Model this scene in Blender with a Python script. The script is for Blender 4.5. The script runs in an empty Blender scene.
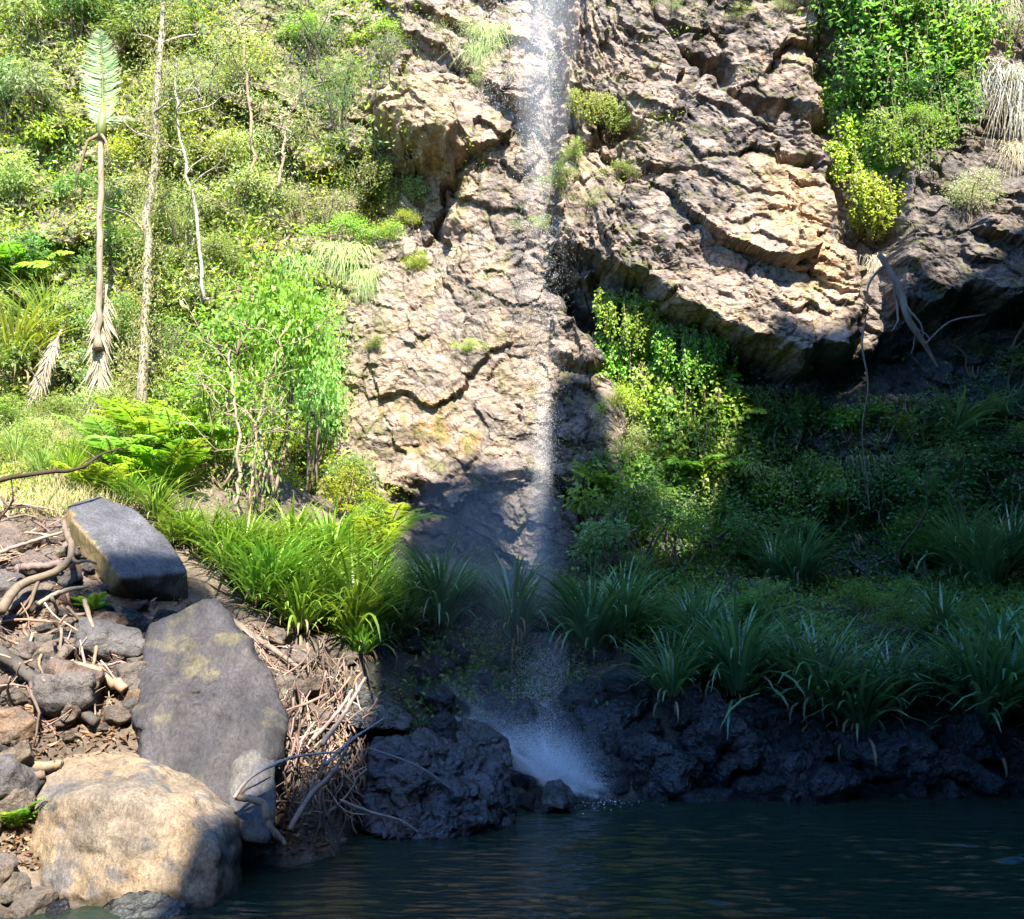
import bpy, bmesh, math, random
import numpy as np
from mathutils import Vector
from mathutils.bvhtree import BVHTree

RNG = np.random.default_rng(7)
random.seed(7)
scene = bpy.context.scene
COL = scene.collection
R = math.radians

# ------------------------------------------------------------------ camera
CAM = np.array([0.0, 0.0, 3.0]); PITCH = R(10.0); FPX = 887.0
CP, SP = math.cos(PITCH), math.sin(PITCH)
def ray(px, py):
    a = (px - 512.0) / FPX; b = (459.5 - py) / FPX
    return np.array([a, CP - b * SP, SP + b * CP])
def at(px, py, y):
    d = ray(px, py); return CAM + d * (y / d[1])
def on_water(px, py):
    d = ray(px, py); return CAM + d * (-CAM[2] / d[2])
def project(p):
    v = np.asarray(p, float) - CAM
    f = v[..., 1] * CP + v[..., 2] * SP; u = -v[..., 1] * SP + v[..., 2] * CP
    return 512 + FPX * v[..., 0] / f, 459.5 - FPX * u / f
cd = bpy.data.cameras.new('camera'); cam = bpy.data.objects.new('camera', cd); COL.objects.link(cam)
cam.location = CAM; cam.rotation_euler = (R(90) + PITCH, 0, 0)
cd.sensor_fit = 'HORIZONTAL'; cd.sensor_width = 36; cd.lens = 36 * FPX / 1024; cd.clip_start = 0.1; cd.clip_end = 400
scene.camera = cam

# ------------------------------------------------------------------ sun and sky
SUN_E, SUN_A = R(47), R(-12)          # elevation; heading of the light (negative: it comes from the right, behind the camera)
TE = math.tan(SUN_E); CA, SA = math.cos(SUN_A), math.sin(SUN_A)
def sun_uv(p):
    p = np.asarray(p, float); t = p[..., 1] * CA + p[..., 0] * SA
    return p[..., 0] * CA - p[..., 1] * SA, p[..., 2] + t * TE
def from_sun(u, V, t):
    return np.array([u * CA + t * SA, t * CA - u * SA, V - t * TE])
w = bpy.data.worlds.new('World'); scene.world = w; w.use_nodes = True
nt = w.node_tree; sky = nt.nodes.new('ShaderNodeTexSky'); sky.sky_type = 'NISHITA'; sky.sun_disc = False
sky.ozone_density = 5.0; sky.sun_elevation = SUN_E; sky.sun_rotation = R(180) + SUN_A
bgn = nt.nodes['Background']; hsv = nt.nodes.new('ShaderNodeHueSaturation'); hsv.inputs['Saturation'].default_value = 1.4; nt.links.new(sky.outputs[0], hsv.inputs['Color']); nt.links.new(hsv.outputs[0], bgn.inputs[0]); bgn.inputs[1].default_value = 0.15
sl = bpy.data.lights.new('sun', 'SUN'); sl.energy = 4.5; sl.angle = R(0.6); sl.color = (1.0, 0.91, 0.76)
so = bpy.data.objects.new('sun', sl); COL.objects.link(so); so.location = (0, -20, 40)
sdir = Vector((SA * math.cos(SUN_E), CA * math.cos(SUN_E), -math.sin(SUN_E)))
so.rotation_euler = sdir.to_track_quat('-Z', 'Y').to_euler()
vs = scene.view_settings; vs.view_transform = 'Standard'; vs.look = 'None'; vs.gamma = 1; vs.exposure = 2.5
scene.cycles.use_denoising = True
scene.cycles.max_bounces = 6; scene.cycles.diffuse_bounces = 3; scene.cycles.glossy_bounces = 3
scene.cycles.transparent_max_bounces = 8; scene.cycles.caustics_reflective = False; scene.cycles.caustics_refractive = False

# ------------------------------------------------------------------ noise (numpy)
PERM = np.random.default_rng(3).permutation(256); PERM = np.concatenate([PERM, PERM, PERM])
GRD = np.random.default_rng(4).normal(size=(256, 3)); GRD /= np.linalg.norm(GRD, axis=1)[:, None]
def perlin(x, y, z):
    xi, yi, zi = np.floor(x).astype(int), np.floor(y).astype(int), np.floor(z).astype(int)
    xf, yf, zf = x - xi, y - yi, z - zi
    f = lambda t: t * t * t * (t * (t * 6 - 15) + 10)
    u, v, s = f(xf), f(yf), f(zf); out = 0
    for a in (0, 1):
        for b in (0, 1):
            for c in (0, 1):
                h = PERM[PERM[PERM[(xi + a) & 255] + ((yi + b) & 255)] + ((zi + c) & 255)]
                g = GRD[h]
                d = g[..., 0] * (xf - a) + g[..., 1] * (yf - b) + g[..., 2] * (zf - c)
                out = out + d * (u if a else 1 - u) * (v if b else 1 - v) * (s if c else 1 - s)
    return out * 1.5
def fbm(x, y, z, o=4, g=0.5):
    t, a = 0, 1.0
    for k in range(o):
        t = t + a * perlin(x * 2 ** k + 7.1 * k, y * 2 ** k + 3.3 * k, z * 2 ** k + 1.7 * k); a *= g
    return t
def ridged(x, y, z, o=4):
    t, a = 0, 1.0
    for k in range(o):
        t = t + a * (1 - 2 * np.abs(perlin(x * 2 ** k + 5.1 * k, y * 2 ** k, z * 2 ** k))); a *= 0.5
    return t
HR = np.random.default_rng(9).random((4096, 5))
def facets(x, y, seed=0, tilt=1.0):
    """broken rock: every voronoi cell is a tilted plane at its own height; returns height, gap (distance to the cell border)"""
    xi, yi = np.floor(x).astype(int), np.floor(y).astype(int)
    b1 = np.full(x.shape, 9.0); b2 = np.full(x.shape, 9.0); h = np.zeros(x.shape)
    for i in (-1, 0, 1):
        for j in (-1, 0, 1):
            r = HR[((xi + i) * 157 + (yi + j) * 1031 + seed * 71) % 4096]
            dx = x - (xi + i + r[..., 0]); dy = y - (yi + j + r[..., 1]); d = dx * dx + dy * dy
            hh = (r[..., 2] - .5) + tilt * ((r[..., 3] - .5) * dx + (r[..., 4] - .5) * dy)
            near = d < b1
            b2 = np.where(near, b1, np.minimum(b2, d)); h = np.where(near, hh, h); b1 = np.where(near, d, b1)
    return h, np.sqrt(b2) - np.sqrt(b1)
def sstep(a, b, x):
    t = np.clip((x - a) / (b - a), 0, 1); return t * t * (3 - 2 * t)
def poly_sd(px, py, poly):
    """signed distance to a polygon, positive inside"""
    P = np.asarray(poly, float); n = len(P); d = np.full(px.shape, 1e9); ins = np.zeros(px.shape, bool)
    for i in range(n):
        a, b = P[i], P[(i + 1) % n]; e = b - a
        wx, wy = px - a[0], py - a[1]; t = np.clip((wx * e[0] + wy * e[1]) / (e @ e), 0, 1)
        d = np.minimum(d, (wx - e[0] * t) ** 2 + (wy - e[1] * t) ** 2)
        c = (a[1] > py) != (b[1] > py)
        with np.errstate(divide='ignore', invalid='ignore'):
            xc = (b[0] - a[0]) * (py - a[1]) / (b[1] - a[1] if b[1] != a[1] else 1e-9) + a[0]
        ins ^= c & (px < xc)
    d = np.sqrt(d); return np.where(ins, d, -d)

# ------------------------------------------------------------------ mesh helpers
class MB:
    def __init__(s): s.v, s.q, s.t, s.c, s.n = [], [], [], [], 0
    def add(s, v, quads=None, tris=None, col=(1, 1, 1)):
        v = np.asarray(v, np.float32).reshape(-1, 3)
        if quads is not None and len(quads): s.q.append(np.asarray(quads, np.int64).reshape(-1, 4) + s.n)
        if tris is not None and len(tris): s.t.append(np.asarray(tris, np.int64).reshape(-1, 3) + s.n)
        c = np.asarray(col, np.float32)
        s.c.append(np.broadcast_to(c, (len(v), 3)) if c.ndim == 1 else c); s.v.append(v); s.n += len(v)
        return s
    def mesh(s, name, smooth=True):
        V = np.concatenate(s.v); C = np.concatenate(s.c)
        q = np.concatenate(s.q) if s.q else np.zeros((0, 4), np.int64); t = np.concatenate(s.t) if s.t else np.zeros((0, 3), np.int64)
        m = bpy.data.meshes.new(name); m.vertices.add(len(V)); m.vertices.foreach_set('co', V.ravel())
        nl = q.size + t.size; m.loops.add(nl); m.loops.foreach_set('vertex_index', np.concatenate([q.ravel(), t.ravel()]).astype(np.int32))
        st = np.concatenate([np.arange(len(q)) * 4, q.size + np.arange(len(t)) * 3]).astype(np.int32)
        m.polygons.add(len(st)); m.polygons.foreach_set('loop_start', st)
        m.polygons.foreach_set('use_smooth', np.full(len(st), smooth))
        m.update(calc_edges=True)
        a = m.color_attributes.new('Col', 'FLOAT_COLOR', 'POINT')
        a.data.foreach_set('color', np.concatenate([C, np.ones((len(C), 1), np.float32)], 1).astype(np.float32).ravel())
        return m
    def build(s, name, mat, parent=None, smooth=True):
        m = s.mesh(name, smooth); m.materials.append(mat); return link(name, m, parent)
def link(name, data, parent=None):
    o = bpy.data.objects.new(name, data); COL.objects.link(o)
    if parent is not None: o.parent = parent
    return o
def empty(name, loc=(0, 0, 0)):
    o = bpy.data.objects.new(name, None); COL.objects.link(o); o.location = loc; o.empty_display_size = .2; return o
def tag(o, label=None, cat=None, group=None, kind=None):
    for k, v in (('label', label), ('category', cat), ('group', group), ('kind', kind)):
        if v: o[k] = v
    return o
KIDS = {}
def copy_tree(o):
    c = o.copy(); COL.objects.link(c)
    for ch in list(o.children):
        k = ch.copy(); COL.objects.link(k); k.parent = c
    return c
def grid_quads(nu, nv):
    i = np.arange(nu * nv).reshape(nu, nv)
    return np.stack([i[:-1, :-1], i[1:, :-1], i[1:, 1:], i[:-1, 1:]], -1).reshape(-1, 4)
def unit(a): return a / (np.linalg.norm(a, axis=-1, keepdims=True) + 1e-9)
def tube(mb, P, rad, n=6, col=(1, 1, 1), rough=0.0, rng=RNG):
    P = np.asarray(P, float); k = len(P); rad = np.broadcast_to(np.asarray(rad, float), (k,))
    T = unit(np.gradient(P, axis=0)); ref = np.array([0, 0, 1.0]) if abs(T[0][2]) < .8 else np.array([1.0, 0, 0])
    A = unit(np.cross(T, ref)); B = np.cross(T, A); an = np.arange(n) / n * 2 * np.pi
    rr = rad[:, None] * (1 + rough * rng.normal(size=(k, n)))
    V = P[:, None] + rr[..., None] * (A[:, None] * np.cos(an)[None, :, None] + B[:, None] * np.sin(an)[None, :, None])
    i = np.arange(k * n).reshape(k, n); j = np.roll(i, -1, 1)
    q = np.stack([i[:-1], j[:-1], j[1:], i[1:]], -1).reshape(-1, 4)
    V = np.concatenate([V.reshape(-1, 3), P[:1], P[-1:]])
    tr = np.concatenate([np.stack([j[0], i[0], np.full(n, k * n)], -1), np.stack([i[-1], j[-1], np.full(n, k * n + 1)], -1)])
    mb.add(V, q, tr, col)
def leaves(mb, P, D, N, L, W, col, fold=.18, droop=0.0):
    """one folded rhombic leaf per point"""
    n = len(P); D = unit(D); S = unit(np.cross(D, N)); N = np.cross(S, D)
    L = np.broadcast_to(L, (n,))[:, None]; W = np.broadcast_to(W, (n,))[:, None]
    m = P + D * L * .42 + N * W * fold
    tip = P + D * L - N * L * droop
    V = np.stack([P, m + S * W * .5, tip, m - S * W * .5], 1).reshape(-1, 3)
    V[0::4] = P
    i = np.arange(n * 4).reshape(n, 4)
    c = np.repeat(np.broadcast_to(col, (n, 3)), 4, 0)
    mb.add(V, i, None, c)
def lerp_cols(t, a, b): return np.asarray(a) * (1 - t[:, None]) + np.asarray(b) * t[:, None]

# ------------------------------------------------------------------ materials
def mat(name, rough=.8, bumps=(), var=(), spec=.3, trans=0.0, tint=(1, 1, 1), streak=None, obj_var=0.0, chips=(), cracks=()):
    """vertex colour * noise variation, bump from several noises; trans mixes in light through thin leaves"""
    m = bpy.data.materials.new(name); m.use_nodes = True; n = m.node_tree.nodes; l = m.node_tree.links
    b = n['Principled BSDF']; b.inputs['Roughness'].default_value = rough; b.inputs['Specular IOR Level'].default_value = spec
    at_ = n.new('ShaderNodeAttribute'); at_.attribute_name = 'Col'; cur = at_.outputs['Color']
    geo = n.new('ShaderNodeNewGeometry'); tc = n.new('ShaderNodeTexCoord')
    for sc, lo, hi, det, strx in var:
        tx = n.new('ShaderNodeTexNoise'); tx.inputs['Scale'].default_value = sc; tx.inputs['Detail'].default_value = det; tx.inputs['Roughness'].default_value = .65
        mp = n.new('ShaderNodeMapping'); mp.inputs['Scale'].default_value = strx; l.new(tc.outputs['Object'], mp.inputs[0]); l.new(mp.outputs[0], tx.inputs[0])
        mr = n.new('ShaderNodeMapRange'); mr.inputs[1].default_value = .3; mr.inputs[2].default_value = .7; mr.inputs[3].default_value = lo; mr.inputs[4].default_value = hi
        l.new(tx.outputs[0], mr.inputs[0])
        mx = n.new('ShaderNodeMix'); mx.data_type = 'RGBA'; mx.blend_type = 'MULTIPLY'; mx.inputs[0].default_value = 1
        l.new(cur, mx.inputs[6]); l.new(mr.outputs[0], mx.inputs[7]); cur = mx.outputs[2]
    if obj_var:
        oi = n.new('ShaderNodeObjectInfo'); hs = n.new('ShaderNodeHueSaturation')
        m1 = n.new('ShaderNodeMapRange'); m1.inputs[3].default_value = .5 - obj_var * .06; m1.inputs[4].default_value = .5 + obj_var * .06; l.new(oi.outputs['Random'], m1.inputs[0])
        m2 = n.new('ShaderNodeMath'); m2.operation = 'MULTIPLY'; m2.inputs[1].default_value = 7.13; l.new(oi.outputs['Random'], m2.inputs[0])
        m3 = n.new('ShaderNodeMath'); m3.operation = 'FRACT'; l.new(m2.outputs[0], m3.inputs[0])
        m4 = n.new('ShaderNodeMapRange'); m4.inputs[3].default_value = 1 - obj_var * .5; m4.inputs[4].default_value = 1 + obj_var * .5; l.new(m3.outputs[0], m4.inputs[0])
        l.new(m1.outputs[0], hs.inputs['Hue']); l.new(m4.outputs[0], hs.inputs['Value']); l.new(cur, hs.inputs['Color']); cur = hs.outputs[0]
    warp = None
    if chips or cracks:
        wn_ = n.new('ShaderNodeTexNoise'); wn_.inputs['Scale'].default_value = 2.5; wn_.inputs['Detail'].default_value = 5; l.new(tc.outputs['Object'], wn_.inputs[0])
        wa = n.new('ShaderNodeMix'); wa.data_type = 'VECTOR'; wa.inputs[0].default_value = .25; l.new(tc.outputs['Object'], wa.inputs[4]); l.new(wn_.outputs['Color'], wa.inputs[5]); warp = wa.outputs[1]
    for sc, strx, wid, dark in cracks:
        mp = n.new('ShaderNodeMapping'); mp.inputs['Scale'].default_value = strx; mp.inputs['Rotation'].default_value = (.3, .5, .2); l.new(warp, mp.inputs[0])
        vo = n.new('ShaderNodeTexVoronoi'); vo.feature = 'DISTANCE_TO_EDGE'; vo.inputs['Scale'].default_value = sc; l.new(mp.outputs[0], vo.inputs[0])
        gate = n.new('ShaderNodeTexNoise'); gate.inputs['Scale'].default_value = sc * .6; l.new(tc.outputs['Object'], gate.inputs[0])
        gm = n.new('ShaderNodeMapRange'); gm.inputs[1].default_value = .42; gm.inputs[2].default_value = .6; gm.inputs[3].default_value = .001; gm.inputs[4].default_value = wid; l.new(gate.outputs[0], gm.inputs[0])
        lt = n.new('ShaderNodeMapRange'); lt.inputs[1].default_value = 0; lt.inputs[3].default_value = dark; lt.inputs[4].default_value = 1; l.new(vo.outputs['Distance'], lt.inputs[0]); l.new(gm.outputs[0], lt.inputs[2])
        mx = n.new('ShaderNodeMix'); mx.data_type = 'RGBA'; mx.blend_type = 'MULTIPLY'; mx.inputs[0].default_value = 1; l.new(cur, mx.inputs[6]); l.new(lt.outputs[0], mx.inputs[7]); cur = mx.outputs[2]
    l.new(cur, b.inputs['Base Color'])
    prev = None
    for sc, st, strx in chips:
        mp = n.new('ShaderNodeMapping'); mp.inputs['Scale'].default_value = strx; mp.inputs['Rotation'].default_value = (.4, .6, .3); l.new(warp, mp.inputs[0])
        vo = n.new('ShaderNodeTexVoronoi'); vo.distance = 'MANHATTAN'; vo.inputs['Scale'].default_value = sc; l.new(mp.outputs[0], vo.inputs[0])
        bp = n.new('ShaderNodeBump'); bp.inputs['Strength'].default_value = 1; bp.inputs['Distance'].default_value = st; l.new(vo.outputs['Distance'], bp.inputs['Height'])
        if prev: l.new(prev, bp.inputs['Normal'])
        prev = bp.outputs[0]
    for sc, st, det, strx in bumps:
        tx = n.new('ShaderNodeTexNoise'); tx.inputs['Scale'].default_value = sc; tx.inputs['Detail'].default_value = det; tx.inputs['Roughness'].default_value = .6
        mp = n.new('ShaderNodeMapping'); mp.inputs['Scale'].default_value = strx; l.new(tc.outputs['Object'], mp.inputs[0]); l.new(mp.outputs[0], tx.inputs[0])
        bp = n.new('ShaderNodeBump'); bp.inputs['Strength'].default_value = 1; bp.inputs['Distance'].default_value = st; l.new(tx.outputs[0], bp.inputs['Height'])
        if prev: l.new(prev, bp.inputs['Normal'])
        prev = bp.outputs[0]
    if prev: l.new(prev, b.inputs['Normal'])
    if trans:
        t = n.new('ShaderNodeBsdfTranslucent'); mx = n.new('ShaderNodeMixShader'); mx.inputs[0].default_value = trans
        bc = n.new('ShaderNodeMix'); bc.data_type = 'RGBA'; bc.blend_type = 'MULTIPLY'; bc.inputs[0].default_value = 1; l.new(cur, bc.inputs[6]); bc.inputs[7].default_value = (1.5, 1.5, .7, 1)
        l.new(bc.outputs[2], t.inputs[0]); l.new(b.outputs[0], mx.inputs[1]); l.new(t.outputs[0], mx.inputs[2])
        l.new(mx.outputs[0], n['Material Output'].inputs[0])
    return m
ONE = (1, 1, 1)
M_CLIFF = mat('cliff_rock', .8, [(2.2, .10, 9, (1, 1, 1.5)), (14, .02, 6, ONE)], [(1.1, .6, 1.3, 8, ONE), (9, .6, 1.35, 6, ONE)], chips=((1.6, .06, (1, 1, 1.6)), (4.5, .02, (1, 1, 1.4))), cracks=((1.3, (1, 1, 1.8), .05, .35), (4, (1, 1, 1.5), .04, .5)))
M_GROUND = mat('soil', .85, [(6, .06, 8, ONE), (30, .015, 4, ONE)], [(1.5, .6, 1.3, 6, ONE), (18, .55, 1.35, 5, ONE)])
M_ROCK = mat('boulder_rock', .8, [(3.0, .08, 9, ONE), (22, .02, 6, ONE)], [(1.6, .65, 1.25, 8, ONE), (14, .6, 1.3, 6, ONE)], obj_var=.25, chips=((3, .05, ONE),))
M_SLATE = mat('slate_rock', .72, [(4, .05, 9, (1, 1, .35)), (25, .014, 6, (1, 1, .5)), (70, .004, 4, ONE)], [(2.0, .5, 1.35, 9, (1.8, 1.8, .4)), (20, .55, 1.4, 6, (1.4, 1.4, .4)), (70, .75, 1.2, 3, ONE)], spec=.25, chips=((2.2, .04, (1, 1, .4)),))
M_TAN = mat('tan_boulder_rock', .85, [(4, .045, 9, (1, 1, .5)), (30, .014, 6, ONE), (90, .004, 4, ONE)], [(1.8, .5, 1.35, 9, (1.3, 1.3, .5)), (22, .55, 1.4, 6, (1.3, 1.3, .5)), (80, .7, 1.25, 3, ONE)], chips=((2.0, .05, (1, 1, .6)), (6, .02, ONE)))
M_WET = mat('wet_rock', .35, [(3.5, .12, 9, ONE), (18, .03, 5, ONE)], [(1.8, .45, 1.4, 8, ONE), (12, .5, 1.5, 6, ONE)], spec=.5, obj_var=.5, chips=((2.6, .16, (1, 1, 1.3)), (7, .05, ONE)), cracks=((2.2, ONE, .06, .3),))
M_LEAF = mat('leaf', .45, trans=.5, var=[(1.2, .75, 1.25, 3, ONE)], spec=.35, obj_var=.45)
M_STRAP = mat('strap_leaf', .30, trans=.25, spec=.6, obj_var=.35)
M_DRY = mat('dry_leaf', .8, trans=.2, var=[(6, .7, 1.3, 4, ONE)], obj_var=.2)
M_BARK = mat('bark', .85, [(14, .02, 6, (1, 1, .25))], [(6, .6, 1.3, 5, (1, 1, .3))])
M_WOOD = mat('driftwood', .75, [(20, .008, 5, (1, 1, .2))], [(8, .65, 1.25, 5, ONE)], obj_var=.6)
def water_mat():
    m = bpy.data.materials.new('pool_water'); m.use_nodes = True; n = m.node_tree.nodes; l = m.node_tree.links; b = n['Principled BSDF']
    b.inputs['Base Color'].default_value = (.009, .017, .012, 1); b.inputs['Roughness'].default_value = .03; b.inputs['IOR'].default_value = 1.33
    tc = n.new('ShaderNodeTexCoord'); prev = None
    for sc, strx, d, det in ((1.0, (6, 17, 1), .012, 3),):
        mp = n.new('ShaderNodeMapping'); mp.inputs['Scale'].default_value = strx; tx = n.new('ShaderNodeTexNoise'); tx.inputs['Scale'].default_value = sc; tx.inputs['Detail'].default_value = det
        tx.inputs['Distortion'].default_value = .4
        l.new(tc.outputs['Object'], mp.inputs[0]); l.new(mp.outputs[0], tx.inputs[0])
        bp = n.new('ShaderNodeBump'); bp.inputs['Distance'].default_value = d; l.new(tx.outputs[0], bp.inputs['Height'])
        if prev: l.new(prev, bp.inputs['Normal'])
        prev = bp.outputs[0]
    l.new(prev, b.inputs['Normal']); return m
M_WATER = water_mat()
def drop_mat():
    m = bpy.data.materials.new('water_drops'); m.use_nodes = True; n = m.node_tree.nodes; l = m.node_tree.links; b = n['Principled BSDF']
    b.inputs['Base Color'].default_value = (.86, .9, .93, 1); b.inputs['Roughness'].default_value = .25
    t = n.new('ShaderNodeBsdfTranslucent'); t.inputs[0].default_value = (.9, .94, .97, 1); mx = n.new('ShaderNodeMixShader'); mx.inputs[0].default_value = .5
    l.new(b.outputs[0], mx.inputs[1]); l.new(t.outputs[0], mx.inputs[2]); l.new(mx.outputs[0], n['Material Output'].inputs[0]); return m
M_DROP = drop_mat()

# ------------------------------------------------------------------ ground (one sheet)
W0 = on_water
ctrl = []
def c(px, py, y): ctrl.append(at(px, py, y))
for px, py in ((20, 912), (130, 900), (250, 858), (330, 836), (430, 826), (520, 812), (600, 797), (700, 797), (800, 797), (900, 795), (1024, 792), (1150, 792), (1400, 790)): ctrl.append(on_water(px, py))
for a in ((0, 770, 10.7), (0, 690, 11.6), (0, 620, 12.6), (60, 560, 13.8), (0, 500, 16), (130, 640, 13.0), (150, 700, 12.0), (230, 610, 14.6), (230, 480, 18.2), (100, 430, 19), (0, 440, 19),
          (330, 625, 15.6), (385, 690, 14.9), (300, 720, 12.9), (310, 790, 12.0), (400, 610, 18), (400, 560, 19.6), (290, 560, 17.5), (480, 600, 19), (470, 690, 16.7), (540, 640, 19.3), (540, 710, 17),
          (650, 700, 16.8), (800, 722, 16.4), (1000, 735, 16.4), (1150, 735, 16.4), (650, 600, 20.3), (800, 600, 20.6), (1000, 625, 19.8), (620, 560, 21.2), (700, 560, 22.5), (1024, 560, 22), (1200, 580, 22),
          (-200, 500, 16), (-200, 760, 10.7), (-250, 420, 20)): c(*a)
for q_ in ((270, 885), (350, 856), (420, 850), (480, 838)):
    q_ = on_water(*q_); ctrl.append(q_ - (0, 0, .5))
for p in ((-8, 8.0, 1.4), (-3, 8.6, -.3), (0, 8, -.9), (5, 9, -1), (11, 10, -1), (2, 13, -.9), (8, 13.5, -.9), (16, 12, -.9), (0, 4, -.5), (6, 4, -.5), (-7, 4, 1.3), (0, 1, 1.2), (0, -2, 1.4), (-10, -2, 1.8), (10, -2, 1.4), (0, -8, 2), (14, -8, 2), (-14, -8, 2.5),
          (-14, 16, 5), (-18, 10, 4), (20, 18, 2.5), (22, 10, .5), (22, 0, 1.5), (-14, 24, 8), (0, 26, 3), (14, 26, 3), (-20, 24, 8), (22, 26, 4)): ctrl.append(np.array(p, float))
ctrl = np.array(ctrl)
def tps(r): return r * r * np.log(r + 1e-6)
Dm = np.linalg.norm(ctrl[:, None, :2] - ctrl[None, :, :2], axis=-1); n_ = len(ctrl)
Am = np.zeros((n_ + 3, n_ + 3)); Am[:n_, :n_] = tps(Dm) + np.eye(n_) * .15; Am[:n_, n_] = 1; Am[:n_, n_ + 1:] = ctrl[:, :2]; Am[n_:, :n_] = Am[:n_, n_:].T
WT = np.linalg.solve(Am, np.concatenate([ctrl[:, 2], [0, 0, 0]]))
def ground_raw(x, y):
    x = np.asarray(x, float); y = np.asarray(y, float); z = WT[n_] + WT[n_ + 1] * x + WT[n_ + 2] * y
    for k in range(n_): z = z + WT[k] * tps(np.hypot(x - ctrl[k, 0], y - ctrl[k, 1]))
    return z
gx = np.concatenate([np.linspace(-60, -21, 14), np.linspace(-20, 22, 400), np.linspace(23, 60, 14)]); gy = np.concatenate([np.linspace(-60, -7, 16), np.linspace(-6, 8, 36), np.linspace(8.1, 26, 200), np.linspace(27, 60, 10)])
X, Y = np.meshgrid(gx, gy, indexing='ij'); XC, YC = np.clip(X, -20, 22), np.clip(Y, -8, 26)
Z = ground_raw(XC, YC)
ppx, ppy = project(np.stack([X, Y, Z], -1).reshape(-1, 3)); ppx = ppx.reshape(X.shape); ppy = ppy.reshape(X.shape)
bank = sstep(15.0, 15.4, Y) * (1 - sstep(17.0, 17.8, Y)) * sstep(-1.8, -.8, X)
f1, g1 = facets(X * 1.1 + 5, Y * 1.1, 3); f2, g2 = facets(X * 3, Y * 3, 5)
left = (1 - sstep(-2.5, -1.0, X)) * sstep(9, 10.5, Y)
Z = Z + bank * (f1 * .45 + f2 * .18) + left * (f2 * .16 + fbm(X * .9, Y * .9, X * 0 + 2, 4) * .12) + fbm(X * .7, Y * .7, X * 0, 4) * .06
gcol = np.zeros(X.shape + (3,)) + (.05, .042, .03)
nz = fbm(X * 1.3, Y * 1.3, X * 0 + 4, 4)[..., None]
gcol = np.where((left > .3)[..., None], np.array([.10, .078, .06]) * (1 + .5 * nz), gcol)
gcol = gcol * (1 - bank[..., None]) + np.array([.035, .034, .036]) * bank[..., None]
dmp_shade = sstep(-2.9, -2.2, X + .3 * nz[..., 0]) * sstep(12.5, 13.5, Y); gcol = gcol * (1 - dmp_shade[..., None]) + np.array([.035, .032, .028]) * dmp_shade[..., None]  # damp soil, with shade painted in from the shadow edge on
gcol = np.where((Z < .06)[..., None], gcol * .55, gcol)
gb = MB(); GV = np.stack([X, Y, Z], -1).reshape(-1, 3); GQ = grid_quads(*X.shape); gb.add(GV, GQ, None, np.clip(gcol, .005, 1).reshape(-1, 3))
tag(gb.build('ground', M_GROUND), kind='structure')
wb = MB(); wgx = np.concatenate([np.linspace(-40, -9.1, 20), np.linspace(-9, 12, 420), np.linspace(12.1, 40, 20)]); wgy = np.concatenate([np.linspace(-3, 8.3, 12), np.linspace(8.4, 16.2, 440), np.linspace(16.4, 22, 6)]); WX, WY = np.meshgrid(wgx, wgy, indexing='ij')
calm = .45 + .55 * sstep(-.3, .4, fbm(WX * .22, WY * .5, WX * 0 + 5, 3))
WZ = 3.3 * (.0085 * perlin(WX * 1.5 + WY * .25, WY * 5.5, WX * 0 + .3) + .0075 * perlin(WX * 3.0, WY * 10.5 + WX * .6, WX * 0 + 1.3) + .008 * perlin(WX * .5, WY * 1.5, WX * 0 + 2.3)) * calm * (np.abs(WX) < 12) * (WY > 8.3)
wb.add(np.stack([WX, WY, WZ], -1).reshape(-1, 3), grid_quads(*WX.shape)); tag(wb.build('pool_water', M_WATER), kind='structure')

# ------------------------------------------------------------------ cliff
YC0 = 22.3
cx = np.concatenate([np.linspace(-30, -15.2, 60), np.linspace(-15, 16, 660), np.linspace(16.2, 30, 60)]); cz = np.linspace(-.8, 24.5, 560)
CX, CZ = np.meshgrid(cx, cz, indexing='ij')
px, py = project(np.stack([CX, CX * 0 + YC0 - .5, CZ], -1).reshape(-1, 3)); px = px.reshape(CX.shape); py = py.reshape(CX.shape)
wx = fbm(CX * .8, CZ * .8, CX * 0 + 11, 4) ; wz = fbm(CX * .8, CZ * .8, CX * 0 + 23, 4)
qx, qy = px + wx * 16, py + wz * 16
def region(poly, soft=8, edge=0): return sstep(-soft + edge, soft + edge, poly_sd(qx, qy, poly))
SLAB = [(566, -80), (640, -60), (690, 40), (770, 105), (846, 180), (872, 300), (850, 350), (800, 366), (744, 336), (704, 316), (640, 286), (600, 262), (556, 240), (560, 120)]
BLOCK = [(364, 72), (400, 58), (440, 62), (456, 108), (446, 146), (400, 124), (364, 98)]
BREC = [(350, 100), (402, 128), (450, 148), (440, 214), (350, 214)]
RECESS = [(556, 262), (640, 296), (704, 326), (744, 346), (800, 376), (860, 360), (930, 318), (1100, 285), (1200, 300), (1200, 700), (640, 700), (632, 560), (640, 420), (600, 330)]
UNDER = [(398, 560), (410, 486), (470, 470), (560, 470), (600, 500), (600, 700), (398, 700)]
CREV = [(836, -60), (905, -60), (912, 120), (905, 250), (880, 250), (846, 120)]
BUTT = [(902, 236), (960, 228), (1100, 215), (1100, 288), (960, 296), (905, 300)]
LEDGE = [(556, 306), (616, 318), (628, 350), (590, 362), (556, 350)]
PIT1 = [(694, 24), (738, 22), (742, 56), (706, 66)]; PIT2 = [(582, 84), (640, 92), (646, 128), (604, 130)]; PIT3 = [(742, 66), (850, 90), (838, 128), (760, 96)]; PIT4 = [(782, 128), (826, 136), (826, 166), (790, 160)]
PIT5 = [(570, 280), (640, 300), (628, 320), (580, 308)]
prot = region(BLOCK, 10) * .8 + region(SLAB, 9) * (.6 + .45 * sstep(100, 330, qy)) + region(BUTT, 6) * 1.0 + region(LEDGE, 5) * .45
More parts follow.
